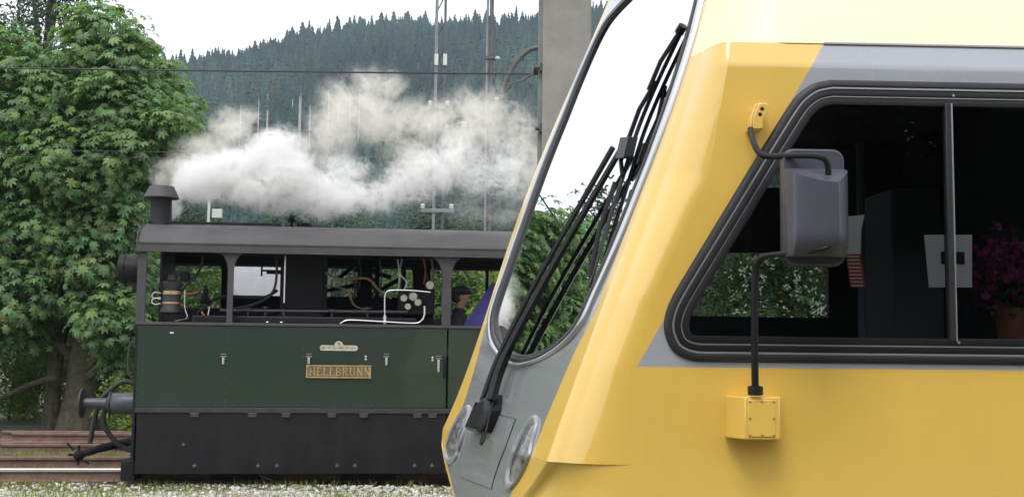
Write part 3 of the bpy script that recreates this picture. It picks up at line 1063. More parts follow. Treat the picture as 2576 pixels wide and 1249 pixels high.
for k, (u, z, q) in enumerate(((1.22, 2.0, .05), (1.42, 2.02, .035), (2.2, 2.0, .045), (2.62, 2.03, .05))):
    vw = MB().tube([(u, .3, z - .1), (u, .3, z + .04)], .014, 7).build('valve', M_iron, eng)
    MB().tube([(u + q * math.cos(a), .3 + q * math.sin(a), z + .045) for a in np.linspace(0, 6.2832, 13)], .007, 6, False).build('valve_wheel', M_grey, vw)
for pts_, rr2, mm in (([(.9, .5, 2.02), (1.3, .5, 2.12), (1.5, .5, 2.3), (1.52, .5, 2.7)], .016, M_iron), ([(2.1, .5, 2.5), (2.3, .5, 2.42), (2.6, .5, 2.44), (2.75, .5, 2.3), (2.9, .45, 2.2)], .016, M_brassd),
                      ([(2.1, .6, 2.35), (2.35, .6, 2.3), (2.45, .6, 2.12), (2.6, .6, 2.06)], .012, M_brassd), ([(3.02, .45, 2.68), (3.0, .4, 2.5), (3.08, .38, 2.4), (3.05, .36, 2.3)], .010, M_nick),
                      ([(3.38, .5, 2.7), (3.4, .45, 2.5), (3.36, .4, 2.3), (3.4, .4, 2.1)], .012, M_brassd), ([(.2, .8, 2.1), (.55, .8, 2.5), (.6, .8, 2.7)], .014, M_iron), ([(.5, .9, 1.95), (.8, .9, 2.2), (1.3, .9, 2.2), (1.5, .9, 2.3)], .02, M_iron)):
    MB().tube(catmull(pts_, 5), rr2, 7).build('pipe', mm, eng)
# headlamp
hl = MB().lathe([(.07, .06), (.145, .03), (.155, -.13), (.165, -.135), (.165, -.20), (.15, -.205), (.14, -.17)], 'x', (-.06, .3, 2.49), 28).build('headlamp', M_black, eng)
MB().lathe([(.139, -.175), (.12, -.19), (.02, -.2)], 'x', (-.06, .3, 2.49), 24).build('lens', M_grey, hl)
MB().box(-.11, .0, .24, .36, 2.24, 2.335).build('lamp_bracket', M_black, hl, bevel=.01)
MB().box(-.08, -.02, .27, .33, 2.655, 2.72).build('lamp_vent', M_black, hl, bevel=.01)
# buffers with a thin dished disc
for w in (.32, 1.88):
    bf = MB().lathe([(.13, -.02), (.128, -.08), (.122, -.30), (.10, -.33), (.062, -.36), (.058, -.62)], 'x', (0, w, .93), 24).build('buffer', M_grey, eng)
    MB().lathe([(.06, -.61), (.17, -.625), (.172, -.64), (.165, -.648), (.05, -.66)], 'x', (0, w, .93), 28).build('buffer_disc', M_iron, bf)
    MB().box(-.025, 0, w - .18, w + .18, .75, 1.11).build('buffer_plate', M_black, bf, bevel=.005)
    MB().lathe([(.131, -.30), (.134, -.305), (.134, -.325), (.12, -.33)], 'x', (0, w, .93), 24).build('buffer_ring', M_iron, bf)
# hoses and coupling
MB().tube(catmull([(-.05, .62, 1.0), (-.1, .62, 1.13), (-.25, .6, 1.17), (-.40, .6, 1.06), (-.51, .6, .93), (-.56, .6, .7), (-.60, .6, .45)], 5), .03, 9).build('brake_hose', M_hose, eng)
MB().tube(catmull([(-.42, .55, .92), (-.44, .55, .70), (-.36, .55, .55), (-.24, .58, .42), (-.1, .6, .36)], 5), .03, 9).build('brake_hose', M_hose, eng)
cp = MB().tube(catmull([(.0, .8, .48), (-.25, .78, .44), (-.5, .75, .38), (-.72, .72, .31)], 4), [.05] * 9 + [.045] * 4, 10).build('coupling_hook', M_inner, eng)
b = MB().sphere((-.74, .7, .30), .065, 12, 8).box(-.86, -.62, .69, .71, .29, .32).box(-.755, -.735, .68, .72, .19, .42)
b.tube([(-.80, .7, .36), (-.88, .7, .44)], .014, 6).tube([(-.68, .7, .24), (-.62, .7, .2)], .014, 6)
b.build('screw_coupling', M_inner, cp)
b = MB()
for k in range(5):
    b.tube(catmull([(-.10 - k * .05, .78, .42), (-.12 - k * .05, .74, .36), (-.15 - k * .05, .78, .40)], 3), .014, 6)
b.build('coupling_chain', M_iron, cp)
MB().box(-.11, .045, .02, .42, .075, .30).build('footstep', M_black, eng, bevel=.008)
MB().box(-.02, 0, .08, .2, .3, .5).build('step_bracket', M_black, eng)
MB().tube(catmull([(0, .05, 1.25), (-.07, .05, 1.28), (-.07, .05, 1.6), (0, .05, 1.63)], 3), .012, 7).build('handrail', M_iron, eng)
MB().box(-.06, .0, .1, .3, 1.60, 1.70).build('lamp_iron', M_iron, eng)
MB().box(-.02, .029, .12, EW - .12, .35, .75).build('buffer_beam', M_black, eng)
# wheels and rods below the skirt
for u in (1.12, 2.72):
    for w in (.5, 1.85):
        wh = MB().lathe([(.36, -.03), (.395, -.035), (.395, .02), (.375, .06), (.30, .06), (.28, .03), (.08, .04), (.08, -.05)], 'y', (u, w, .575), 36).build('wheel', M_inner, eng)
        MB().lathe([(.392, -.06), (.392, .03)], 'y', (u, w, .5749), 36).build('tyre', M_iron, wh)
MB().box(.7, 3.2, .38, .42, .20, .26).build('connecting_rod', M_iron, eng)
MB().tube([(1.3, .3, .15), (1.55, .3, .05)], .012, 6).build('sand_pipe', M_nick, eng)
MB().box(.85, 1.4, .25, .4, .06, .19).build('brake_gear', M_inner, eng)
MB().box(2.35, 3.0, .25, .4, .05, .19).build('brake_gear', M_inner, eng)


# ================================================================== MAN IN THE CAB


def man():
    root = tag(empty('person', LO, LYAW), 'man in a dark flat cap and dark jacket standing in the engine cab, facing right', 'person')
    M_skin = mat('skin', (0.42, 0.24, 0.18), 0.55)
    M_jack = mat('dark_jacket', (0.018, 0.018, 0.022), 0.8, noise=0.3, nscale=20)
    x0, y0, z0 = 3.74, .70, .60      # feet on the cab floor
    J = {'pel': (0, 0, .93), 'bel': (.0, 0, 1.08), 'che': (-.01, 0, 1.27), 'shl': (-.01, 0, 1.40), 'nek': (.005, 0, 1.47), 'nk2': (.02, 0, 1.53), 'hd1': (.035, 0, 1.60), 'hd2': (.03, 0, 1.68), 'hd3': (.02, 0, 1.74),
         'chin': (.085, 0, 1.565), 'nose': (.118, 0, 1.635)}
    E_ = [('pel', 'bel'), ('bel', 'che'), ('che', 'shl'), ('shl', 'nek'), ('nek', 'nk2'), ('nk2', 'hd1'), ('hd1', 'hd2'), ('hd2', 'hd3'), ('hd1', 'chin'), ('hd2', 'nose')]
    rad = {'pel': (.15, .12), 'bel': (.15, .12), 'che': (.17, .125), 'shl': (.13, .09), 'nek': (.06, .06), 'nk2': (.055, .055), 'hd1': (.07, .085), 'hd2': (.078, .098), 'hd3': (.06, .08), 'chin': (.03, .028), 'nose': (.013, .014)}
    for s_, n in ((-1, 'l'), (1, 'r')):
        J['sh' + n] = (-.01, .18 * s_, 1.38)
        J['el' + n] = (.04, .24 * s_, 1.12)
        J['wr' + n] = (.24, .18 * s_, 1.02)
        J['ha' + n] = (.32, .16 * s_, 1.03)
        J['hp' + n] = (0, .09 * s_, .88)
        J['kn' + n] = (.03, .10 * s_, .49)
        J['an' + n] = (-.01, .11 * s_, .08)
        J['to' + n] = (.16, .13 * s_, .04)
        E_ += [('shl', 'sh' + n), ('sh' + n, 'el' + n), ('el' + n, 'wr' + n), ('wr' + n, 'ha' + n), ('pel', 'hp' + n), ('hp' + n, 'kn' + n), ('kn' + n, 'an' + n), ('an' + n, 'to' + n)]
        rad.update({'sh' + n: (.075, .075), 'el' + n: (.05, .05), 'wr' + n: (.034, .034), 'ha' + n: (.04, .025), 'hp' + n: (.09, .09), 'kn' + n: (.06, .06), 'an' + n: (.045, .045), 'to' + n: (.04, .035)})
        for k in range(5):
            a = 'f%d%s' % (k, n)
            yy = (.16 + (-.03 + .016 * k)) * s_
            J[a] = (.385 + (.012 if 0 < k < 4 else -.02), yy, 1.005)
            J[a + 'b'] = (.40 + (.008 if 0 < k < 4 else -.02), yy, .97)
            E_ += [('ha' + n, a), (a, a + 'b')]
            rad[a] = (.009, .009)
            rad[a + 'b'] = (.008, .008)
    names = list(J)
    me = bpy.data.meshes.new('person_body')
    me.from_pydata([(x0 + J[n][0], y0 + J[n][1], z0 + J[n][2]) for n in names], [(names.index(a), names.index(c)) for a, c in E_], [])
    o = link_mesh('body', me, None, root)
    sk_ = o.modifiers.new('skin', 'SKIN')
    sv = me.skin_vertices[0].data
    for i, n in enumerate(names):
        sv[i].radius = rad[n]
        sv[i].use_root = (n == 'pel')
    o.modifiers.new('sub', 'SUBSURF').levels = 2
    o.modifiers['sub'].render_levels = 2
    dg = bpy.context.evaluated_depsgraph_get()
    ev = bpy.data.meshes.new_from_object(o.evaluated_get(dg))
    o.modifiers.clear()
    o.data = ev
    ev.materials.clear()
    ev.materials.append(M_jack)
    ev.materials.append(M_skin)
    for p_ in ev.polygons:
        p_.use_smooth = True
        c = p_.center
        if c.z > z0 + 1.505 or c.x > x0 + .27 and c.z > z0 + .9:
            p_.material_index = 1
    # cap with a short peak, collar, hair
    M_cap = mat('dark_cap', (0.012, 0.014, 0.018), 0.75)
    cap = MB().sphere((x0 + .02, y0, z0 + 1.715), .112, 18, 10, (1.12, .92, .62))
    cap.prism([(x0 + .09 + .085 * math.cos(a), y0 + .085 * math.sin(a)) for a in np.linspace(-1.5, 1.5, 12)], z0 + 1.688, z0 + 1.70, 'xy')
    cap.build('cap', M_cap, root)
    M_hair = mat('dark_hair', (0.02, 0.015, 0.012), 0.7)
    MB().sphere((x0 - .025, y0, z0 + 1.64), .085, 14, 9, (.9, 1.06, .95)).build('hair', M_hair, root)
    MB().tube([(x0 + .05 * math.cos(a), y0 + .075 * math.sin(a), z0 + 1.47) for a in np.linspace(0, 6.28, 13)], .028, 8, False).build('collar', M_jack, root)
    b_ = MB()
    for k in range(4):
        b_.tube([(x0 - .05 + k * .05, y0 - .135 + abs(k - 1.5) * .01, z0 + 1.38), (x0 - .05 + k * .055, y0 - .155, z0 + 1.05)], .006, 5)
    b_.build('jacket_braid', M_nick, root)
    b_ = MB()
    for s_ in (-1, 1):
        b_.sphere((x0 + .103, y0 + .032 * s_, z0 + 1.655), .012, 8, 6)
    b_.build('eyes', M_cap, root)
    b_ = MB().sphere((x0 + .015, y0 - .088, z0 + 1.635), .03, 10, 6, (.7, .35, 1)).sphere((x0 + .015, y0 + .088, z0 + 1.635), .03, 10, 6, (.7, .35, 1))
    b_.build('ears', M_skin, root)


man()
# blue cloth beside him
M_blue = mat('blue_cloth', (0.045, 0.035, 0.19), 0.75, noise=0.15, nscale=6)
rows = []
for j in range(13):
    t = j / 12
    row = []
    for i in range(15):
        s_ = i / 14
        u = 3.49 + .62 * t + s_ * (.95 - .6 * t)
        z = 1.45 + .95 * t - .06 * s_
        row.append((u, .28 + .05 * math.sin(s_ * 9 + t * 2) + .1 * s_, z))
    rows.append(row)
bc = empty('blue_cloth', LO, LYAW)
tag(bc, 'deep blue cloth hanging with a slanting edge beside the man in the cab', 'cloth')
o = MB().grid(rows).build('sheet', M_blue, bc)
s_ = o.modifiers.new('thick', 'SOLIDIFY')
s_.thickness = .006

# pale tarpaulin-covered load behind the engine
tp = tag(empty('covered_wagon', (-5.45, 17.9, 0), R(5)), 'pale grey tarpaulin-covered wagon seen through the engine openings', 'wagon')
M_tarp = mat('tarpaulin', (0.36, 0.36, 0.385), 0.6, noise=0.08, nscale=3, bump=0.5, bscale=2.5)
rows = []
for w, z in ((0, .8), (-.02, 1.5), (0, 2.2), (.03, 2.75), (.15, 3.0), (.6, 3.15), (1.1, 3.2), (1.6, 3.15), (2.05, 3.0), (2.15, 2.7), (2.2, .8)):
    rows.append([(1.05 + i * .1 + .02 * math.sin(i * 2.1 + z), w + .03 * math.sin(i * 1.3 + z * 2), z - .04 * math.sin(i * .8) ** 2 - (0.25 if i < 2 and z > 2.9 else 0)) for i in range(15)])
MB().grid(rows).build('cover', M_tarp, tp)
MB().prism([(w, z) for w, z in ((.02, .8), (.02, 2.7), (.15, 2.95), (.6, 3.08), (1.6, 3.08), (2.05, 2.95), (2.15, 2.7), (2.15, .8))], 1.1, 2.4, 'yz').build('load', M_tarp, tp)
MB().box(1.0, 2.5, 0, 2.2, .5, .79).build('chassis', M_black, tp)
for u in (1.3, 2.2):
    for w in (.1, 2.1):
        MB().lathe([(.25, -.04), (.25, .04)], 'y', (u, w, .25), 20).build('wheel', M_black, tp)

# ================================================================== YELLOW RAILCAR
TO, TYAW = (0, 4.3, 0), R(2.0)
M_yel = mat('railcar_yellow', (0.80, 0.515, 0.098), 0.3, coat=0.7, nscale=0.8, col2=(0.77, 0.495, 0.098), streak=0.05, coat_ior=1.7, bump=0.12, bscale=1.6)
M_cream = mat('railcar_cream', (0.86, 0.77, 0.53), 0.5, coat=0.1)
M_lgrey = mat('railcar_grey', (0.36, 0.37, 0.41), 0.25, coat=1.0, noise=0.03, nscale=1)
M_fgrey = mat('railcar_front_grey', (0.36, 0.365, 0.38), 0.2, metal=0.2, coat=1.0, noise=0.04, nscale=2, coat_ior=2.0, bump=0.25, bscale=2.5)
M_rubber = mat('black_rubber', (0.012, 0.0115, 0.014), 0.45, spec=0.3)
M_rub2 = mat('grey_rubber', (0.026, 0.026, 0.029), 0.42, spec=0.35)
M_alu = mat('aluminium_trim', (0.55, 0.55, 0.57), 0.3, metal=0.8)
M_dkin = mat('cab_interior', (0.03, 0.03, 0.034), 0.7)
M_cabgrey = mat('cab_cabinet', (0.10, 0.11, 0.13), 0.6)
M_wiper = mat('wiper_black', (0.008, 0.008, 0.009), 0.42, spec=0.25)
M_ws = glass('windshield_coated_glass', (0.16, 0.17, 0.175), 3.0)
M_fg = glass('dark_far_glass', (0.40, 0.41, 0.42), 1.45)
M_sg = glass('tinted_side_glass', (0.72, 0.73, 0.76), 1.45)

car = tag(empty('railcar', TO, TYAW), 'yellow and grey railcar cab filling the right half, windshield raked back', 'railcar')

# nose: near front edge (u, w) and face width t against height z
PU = [-0.02511, 0.13943, 0.12436, -0.14941]
PW = [0.01736, 0.02016, 0.044]
PT = [0.12625, -1.37134, 5.0476, -7.49089, 5.64272]
LZ, LU, LW, LT = [.60, .88, 1.023, 1.102, 1.18], [-.06, -.002, .063, .111, .15], [.62, .42, .30, .20, .0922], [.6, .875, 1.4, 1.685, 1.822]
FA = R(14)
DX, DY, NX, NY = -math.sin(FA), math.cos(FA), -math.cos(FA), -math.sin(FA)


def edge(z, low=False):
    if z < 1.18 or low:
        return np.interp(z, LZ, LU), np.interp(z, LZ, LW), np.interp(z, LZ, LT)
    return np.polyval(PU, z), np.polyval(PW, z), np.polyval(PT, z)


def front(s, z, off=0.0, low=False):
    u, w, t = edge(z, low)
    return (u + DX * t * s + NX * off, w + DY * t * s + NY * off, z)


def closed(P, n, k=8):
    return resample(catmull(P, k, True), n)


G_OUT = [(.82, 3.375), (.925, 3.30), (.955, 3.097), (.94, 2.889), (.94, 2.636), (.935, 2.332), (.937, 2.021), (.945, 1.86), (.93, 1.76), (.841, 1.645), (.71, 1.577), (.588, 1.538), (.465, 1.527),
         (.305, 1.556), (.16, 1.628), (.095, 1.71), (.082, 1.80), (.068, 1.90), (.055, 2.02), (.045, 2.205), (.032, 2.528), (.03, 2.868), (.04, 3.06), (.06, 3.30), (.16, 3.40), (.5, 3.42)]
G_IN = [(.78, 3.325), (.86, 3.25), (.872, 3.056), (.862, 2.853), (.86, 2.611), (.853, 2.314), (.856, 2.028), (.862, 1.87), (.85, 1.775), (.775, 1.69), (.66, 1.622), (.545, 1.586), (.43, 1.577),
        (.27, 1.612), (.165, 1.68), (.135, 1.75), (.122, 1.83), (.108, 1.92), (.10, 2.03), (.085, 2.219), (.075, 2.545), (.078, 2.892), (.088, 3.09), (.11, 3.26), (.19, 3.34), (.5, 3.365)]
gout, gin = closed(G_OUT, 180), closed(G_IN, 180)
gmid = gout * 0.45 + gin * 0.55


def grey_lim(z):
    return np.interp(z, [.6, 1.0, 1.137, 1.336, 1.6, 1.75, 3.6], [.10, .11, .125, .118, .09, .05, .03]), np.interp(z, [.6, 1.0, 1.10, 1.18, 1.32, 1.46, 1.7, 3.6], [.97, .96, .91, .87, .89, .91, .96, .97])


S0 = .02


def front_rows(z0, z1, n, fa, fb, m, low=False):
    rows = []
    for z in np.linspace(z0, z1, n):
        a, c = fa(z), fb(z)
        rows.append([front(a + (c - a) * k / m, z, 0, low) for k in range(m + 1)])
    return rows


gm = [tuple(p) for p in gmid]


def drop_hole(b, hole):
    keepf = []
    for f in b.f:
        c = np.mean([b.uv[i] for i in f], axis=0)
        if not inside(hole, c[0], c[1]):
            keepf.append(f)
    b.f = keepf


b = MB()
b.uv = []
for z in np.linspace(1.18, 3.6, 150):
    a, c = grey_lim(z)
    b.uv += [(a + (c - a) * k / 80, z) for k in range(81)]
b.grid(front_rows(1.18, 3.6, 150, lambda z: grey_lim(z)[0], lambda z: grey_lim(z)[1], 80))
drop_hole(b, gm)
fp = b.build('front_panel', M_fgrey, car, smooth=60)
lowb = MB().grid(front_rows(.60, 1.1795, 30, lambda z: grey_lim(z)[0], lambda z: grey_lim(z)[1], 30, True))
lowb.build('front_apron', M_fgrey, car, smooth=60)
MB().grid(front_rows(1.18, 3.6, 120, lambda z: S0, lambda z: grey_lim(z)[0], 5)).build('corner_strip', M_yel, car, smooth=60)
MB().grid(front_rows(1.18, 3.6, 120, lambda z: grey_lim(z)[1], lambda z: 1.0, 5)).build('corner_strip', M_yel, car, smooth=60)
MB().grid(front_rows(.60, 1.1795, 30, lambda z: S0, lambda z: grey_lim(z)[0], 5, True)).build('corner_strip', M_yel, car, smooth=60)
MB().grid(front_rows(.60, 1.1795, 30, lambda z: grey_lim(z)[1], lambda z: 1.0, 4, True)).build('corner_strip', M_yel, car, smooth=60)

# side wall: flat panel, rounded corner, bent cornice


def uc(z):
    return np.interp(z, [.6, 1.54, 1.8, 2.27, 2.79], [.45, .45, .53, .745, .835])


def topbend(z):
    return max(0.0, z - 2.695) * .36 if z > 2.70 else max(0.0, z - 2.69) ** 2 * 9


def corner_row(z, low=False, wadd=0.0):
    u, w, t = edge(z, low)
    C = np.array([uc(z), 0.0])
    N_ = np.array([u, w])
    dirn = (C - N_) / np.linalg.norm(C - N_)
    Eb = N_ + dirn * .05
    K = C + np.array([-(C[0] - N_[0]) * .55, .022 * np.clip((z - 2.2) / .45, 0, 1)])
    G = N_ + np.array([DX, DY]) * t * S0
    out = [(1 - q) ** 2 * C + 2 * q * (1 - q) * K + q * q * Eb for q in np.linspace(0, 1, 12)]
    out += [(1 - q) ** 2 * Eb + 2 * q * (1 - q) * N_ + q * q * G for q in np.linspace(0, 1, 8)[1:]]
    tb_ = topbend(z)
    return [(p_[0], p_[1] + tb_ * (1 - min(1, k / 11)) + wadd * min(1, k / 9) * max(0, 1 - max(0, k - 11) / 7), z) for k, p_ in enumerate(out)]


MB().grid([corner_row(z) for z in np.linspace(1.18, 2.79, 110)]).build('corner_post', M_yel, car, smooth=70)
MB().grid([corner_row(z, True, .016) for z in np.linspace(.60, 1.1795, 30)]).build('lower_corner', M_yel, car, smooth=70)
# ledge under the corner post
ra, rb_ = corner_row(1.18), corner_row(1.1795, True, .016)
MB().grid([ra, rb_]).build('corner_ledge', M_yel, car)

W_OUT = [(1.215, 2.637), (1.15, 2.622), (1.095, 2.585), (1.053, 2.535), (.95, 2.372), (.83, 2.175), (.70, 1.962), (.612, 1.815), (.58, 1.74), (.575, 1.675), (.60, 1.61), (.645, 1.577), (.70, 1.564)]
W_OUT = [tuple(p) for p in catmull(W_OUT, 6)] + [(1.0 + .1 * i, 1.564) for i in range(0, 25)] + [(3.47, 1.58), (3.5, 1.63), (3.5, 2.1), (3.5, 2.57), (3.47, 2.62), (3.42, 2.637)] + [(3.3 - .1 * i, 2.637) for i in range(0, 20)]
wout = resample(W_OUT, 360)
whole = [tuple(p) for p in inset(wout, .03)]
SIDE_END = 6.0


def side_sheet(zlist, ulim, m, name, off=0.0, fine=None):
    b = MB()
    b.uv = []
    rows = []
    for z in zlist:
        a = ulim(z)
        us = list(a + (3.7 - a) * np.linspace(0, 1, 150)) + [SIDE_END]
        rows.append([(u, topbend(z) - off, z) for u in us])
        b.uv += [(u, z) for u in us]
    b.grid(rows)
    drop_hole(b, whole)
    return b.build(name, m, car, smooth=60)


def slant(z):
    return .471 + (z - 1.543) * (1.199 - .471) / (2.79 - 1.543)


side_sheet(np.linspace(.60, 1.541, 24), lambda z: uc(z), M_yel, 'lower_side_panel')
# upper: yellow between the corner and the slanted livery line, then grey
b = MB()
zz = np.linspace(1.541, 2.79, 96)
b.grid([[(uc(z) + (slant(z) - uc(z)) * k / 8, topbend(z), z) for k in range(9)] for z in zz]).build('upper_side_panel', M_yel, car, smooth=60)
side_sheet(zz, slant, M_lgrey, 'window_band')
# cornice and roof
crn = [(.030, 2.7902), (.034, 2.80), (.046, 2.83), (.088, 2.93), (.142, 3.05), (.215, 3.2), (.34, 3.4), (.45, 3.55), (.8, 3.63), (1.2, 3.64), (1.6, 3.62), (1.85, 3.5), (1.95, 3.2), (1.98, 2.79), (1.98, .7)]
rows = []
for w, z in crn[:7]:
    u, we, t = edge(z)
    C_, N_, G_ = np.array([u + .32, w]), np.array([u, we]), np.array([u + DX * t * S0, we + DY * t * S0])
    dn = (C_ - N_) / np.linalg.norm(C_ - N_)
    E_ = N_ + dn * .05
    K_ = C_ + np.array([-.32 * .55, 0])
    q_ = [(1 - q) ** 2 * G_ + 2 * q * (1 - q) * N_ + q * q * E_ for q in np.linspace(0, 1, 5)][:-1] + [(1 - q) ** 2 * E_ + 2 * q * (1 - q) * K_ + q * q * C_ for q in np.linspace(0, 1, 7)]
    rows.append([(p_[0], p_[1], z) for p_ in q_] + [(1.6, w, z), (3.0, w, z), (SIDE_END, w, z)])
for k, (w, z) in enumerate(((.45, 3.55), (.7, 3.62), (1.0, 3.66), (1.4, 3.66), (1.7, 3.6), (1.9, 3.5))):
    s_ = k / 5
    f0 = front(S0 + (1 - S0) * s_, 3.6)
    rows.append([(f0[0] + (1.5 - f0[0]) * q, f0[1] + (w - f0[1]) * q, 3.6 + (z - 3.6) * q) for q in np.linspace(0, 1, 11) ** 1.6] + [(1.9, w, z), (3.0, w, z), (SIDE_END, w, z)])
for z in np.linspace(3.4, .62, 40):
    f0 = front(1.0, z)
    wf = 1.99 if z < 3.2 else 1.99 - (z - 3.2) * .3
    rows.append([(f0[0] + (1.02 - f0[0]) * q, f0[1] + (wf - f0[1]) * min(1, q * 1.6), z) for q in np.linspace(0, 1, 11)] + [(1.81, wf, z), (3.0, wf, z), (SIDE_END, wf, z)])
rb0 = MB().grid(rows)
rb0.f = [f for f in rb0.f if not (all(1.75 < rb0.v[i][2] < 2.64 and rb0.v[i][1] > 1.9 for i in f) and min(rb0.v[i][0] for i in f) > 1.0 and max(rb0.v[i][0] for i in f) < 1.85)]
rb0.build('roof_shell', M_cream, car, smooth=50)
MB().box(1.2, SIDE_END, .026, .040, 2.7875, 2.7945).build('cornice_edge', M_alu, car)

# side window: rings of rubber and trim
win = MB()


def ring(contour, levels, m, name, parent, mapf):
    """levels: (inset distance, stand-off) cross-section swept round a contour"""
    rows = []
    for d_, o_ in levels:
        c_ = inset(contour, d_)
        rw = [mapf(p_[0], p_[1], o_) for p_ in c_]
        rows.append(rw + rw[:1])
    return MB().grid(rows).build(name, m, parent, smooth=50)


flat = lambda u, z, o_: (u, -o_, z)
sw = ring(wout, [(-.003, 0), (.0, .010), (.008, .018), (.022, .018), (.026, .012)], M_rub2, 'side_window', car, flat)
tag(sw, 'black-rimmed sloping side window of the cab')
ring(wout, [(.026, .012), (.028, .015), (.034, .015), (.036, .010)], M_alu, 'trim_line', sw, flat)
ring(wout, [(.036, .010), (.040, .013), (.058, .012), (.060, .006)], M_rubber, 'window_seal', sw, flat)
ring(wout, [(.060, .006), (.061, .0085), (.0645, .0085), (.0655, .004)], M_alu, 'trim_line', sw, flat)
ring(wout, [(.0655, .004), (.068, .006), (.092, .004), (.095, -.015)], M_rubber, 'sash', sw, flat)
gl_c = inset(wout, .09)


def patch(contour, mapf, rings=7, dome=0.0):
    c = np.array(contour)
    ctr = c.mean(0)
    vs, fs = [], []
    n = len(c)
    for r_ in range(rings):
        k = 1 - r_ / rings
        for p_ in c:
            q = ctr + (p_ - ctr) * k
            vs.append(mapf(q[0], q[1], dome * (1 - k * k)))
    vs.append(mapf(ctr[0], ctr[1], dome))
    for r_ in range(rings - 1):
        for i in range(n):
            j = (i + 1) % n
            fs.append((r_ * n + i, r_ * n + j, (r_ + 1) * n + j, (r_ + 1) * n + i))
    L_ = (rings - 1) * n
    for i in range(n):
        fs.append((L_ + i, L_ + (i + 1) % n, len(vs) - 1))
    return MB().add(vs, fs)


def pane(poly, y, parent, m=None):
    vs = [(a, y, z) for a, z in poly]
    me_ = bpy.data.meshes.new('pane')
    me_.from_pydata(vs, [], [tuple(range(len(vs)))])
    me_.update()
    return link_mesh('pane', me_, m or M_sg, parent)


lp = [tuple(p) for p in gl_c if p[0] < 1.655]
lp = sorted(lp, key=lambda p: math.atan2(p[1] - 2.08, p[0] - 1.25))
pane(lp, .006, sw)
pane([(1.672, 1.653), (3.41, 1.653), (3.41, 2.548), (1.672, 2.548)], .016, sw)
MB().box(1.653, 1.676, -.012, .03, 1.648, 2.556).build('divider', M_rub2, sw, bevel=.004)
MB().box(1.6765, 1.682, -.009, .02, 1.648, 2.556).build('divider_edge', M_alu, sw)
for z in (1.643, 2.585):
    MB().lathe([(.006, 0), (.005, -.006)], 'y', (1.685, -.008, z), 8).build('screw', M_alu, sw)

# windshield
fmap = lambda s, z, o_: front(s, z, o_ + .004)
n_ = len(gout)


def fring(levels, m, name, parent):
    rows = []
    for k, o_ in levels:
        c_ = gout * (1 - k) + gin * k
        rw = [front(p_[0], p_[1], o_) for p_ in c_]
        rows.append(rw + rw[:1])
    return MB().grid(rows).build(name, m, parent, smooth=60)


ws = patch(gin, lambda s, z, o_: front(s, z, .006), 16).build('windshield', M_ws, car, smooth=80)
tag(ws, 'tall coated windshield mirroring sky and trees')
fring([(-.03, .001), (.0, .012), (.10, .022), (.26, .022), (.34, .014)], M_alu, 'windshield_trim', ws)
fring([(.34, .014), (.40, .022), (.72, .024), (.80, .018)], M_rub2, 'windshield_seal', ws)
fring([(.80, .018), (.84, .020), (.98, .016), (1.04, .002)], M_rubber, 'windshield_gasket', ws)

# headlights
HN = [(.205, 1.336), (.168, 1.325), (.152, 1.282), (.142, 1.23), (.122, 1.163), (.108, 1.09), (.118, 1.042), (.154, 1.026), (.20, 1.046), (.238, 1.104), (.265, 1.19), (.258, 1.25), (.241, 1.302)]
HF = [(.833, 1.322), (.79, 1.312), (.765, 1.272), (.75, 1.235), (.738, 1.156), (.775, 1.08), (.85, 1.04), (.92, 1.025), (.945, 1.04), (.925, 1.09), (.895, 1.16), (.885, 1.235), (.868, 1.29)]
M_lens = mat('headlamp_lens', (0.035, 0.037, 0.04), 0.08, coat=1.0, nscale=34, col2=(0.22, 0.22, 0.23), bump=0.6, bscale=40)  # pale specks are glints painted into the dark lens colour
M_hlr = mat('headlamp_surround', (0.24, 0.25, 0.27), 0.35, coat=0.4)


def flow(s, z, o_):
    return front(s, z, o_, z < 1.18)


for c_ in (HN, HF):
    q = closed(c_, 72)
    ctr = q.mean(0)
    hd = patch(ctr + (q - ctr) * .78, lambda s, z, o_: flow(s, z, o_ + .004), 8, .022).build('headlight', M_lens, car, smooth=80)
    rows = []
    for k, o_ in ((1.0, .000), (.985, .010), (.95, .014), (.86, .012), (.80, .008), (.77, .003)):
        rw = [flow(*(ctr + (p_ - ctr) * k), o_ + .001) for p_ in q]
        rows.append(rw + rw[:1])
    MB().grid(rows).build('headlight_rim', M_hlr, hd, smooth=50)
# service flap between the headlights
pc = resample([(.709, 1.304), (.338, 1.305), (.323, 1.003), (.755, .994)], 80)
fl = patch(pc, lambda s, z, o_: flow(s, z, .0035), 12).build('service_flap', M_fgrey, car, smooth=80)
rows = []
for k in (1.012, 1.0):
    c_ = pc.mean(0) + (pc - pc.mean(0)) * k
    rw = [flow(p_[0], p_[1], .0018 + (1.012 - k) * .2) for p_ in c_]
    rows.append(rw + rw[:1])
MB().grid(rows).build('flap_gap', M_rubber, fl)

# pantograph wiper
O = .06
base_poly = [(.60, 1.37), (.53, 1.395), (.485, 1.33), (.48, 1.262), (.49, 1.222), (.60, 1.222), (.64, 1.226), (.635, 1.30)]
bb = MB()
bp = resample(base_poly, 40)
lo_, hi_ = [front(p_[0], p_[1], .004) for p_ in bp], [front(p_[0], p_[1], .055) for p_ in bp]
ctr = bp.mean(0)
top_ = [front(*(ctr + (p_ - ctr) * .75), .075) for p_ in bp]
bb.grid([lo_ + lo_[:1], hi_ + hi_[:1], top_ + top_[:1]])
nn = len(bb.v)
bb.add(top_, [tuple(range(len(top_)))])
wiper = bb.build('wiper', M_wiper, car, bevel=.003)
tag(wiper, 'long black double-arm windshield wiper')
A1 = [(.585, 1.36), (.586, 1.55), (.495, 1.862), (.36, 2.193), (.245, 2.482)]
A2 = [(.50, 1.37), (.521, 1.551), (.427, 1.845), (.292, 2.185), (.18, 2.46)]
MB().tube([front(s, z, O) for s, z in catmull(A1, 5)], .0125, 4).build('wiper_arm', M_wiper, wiper)
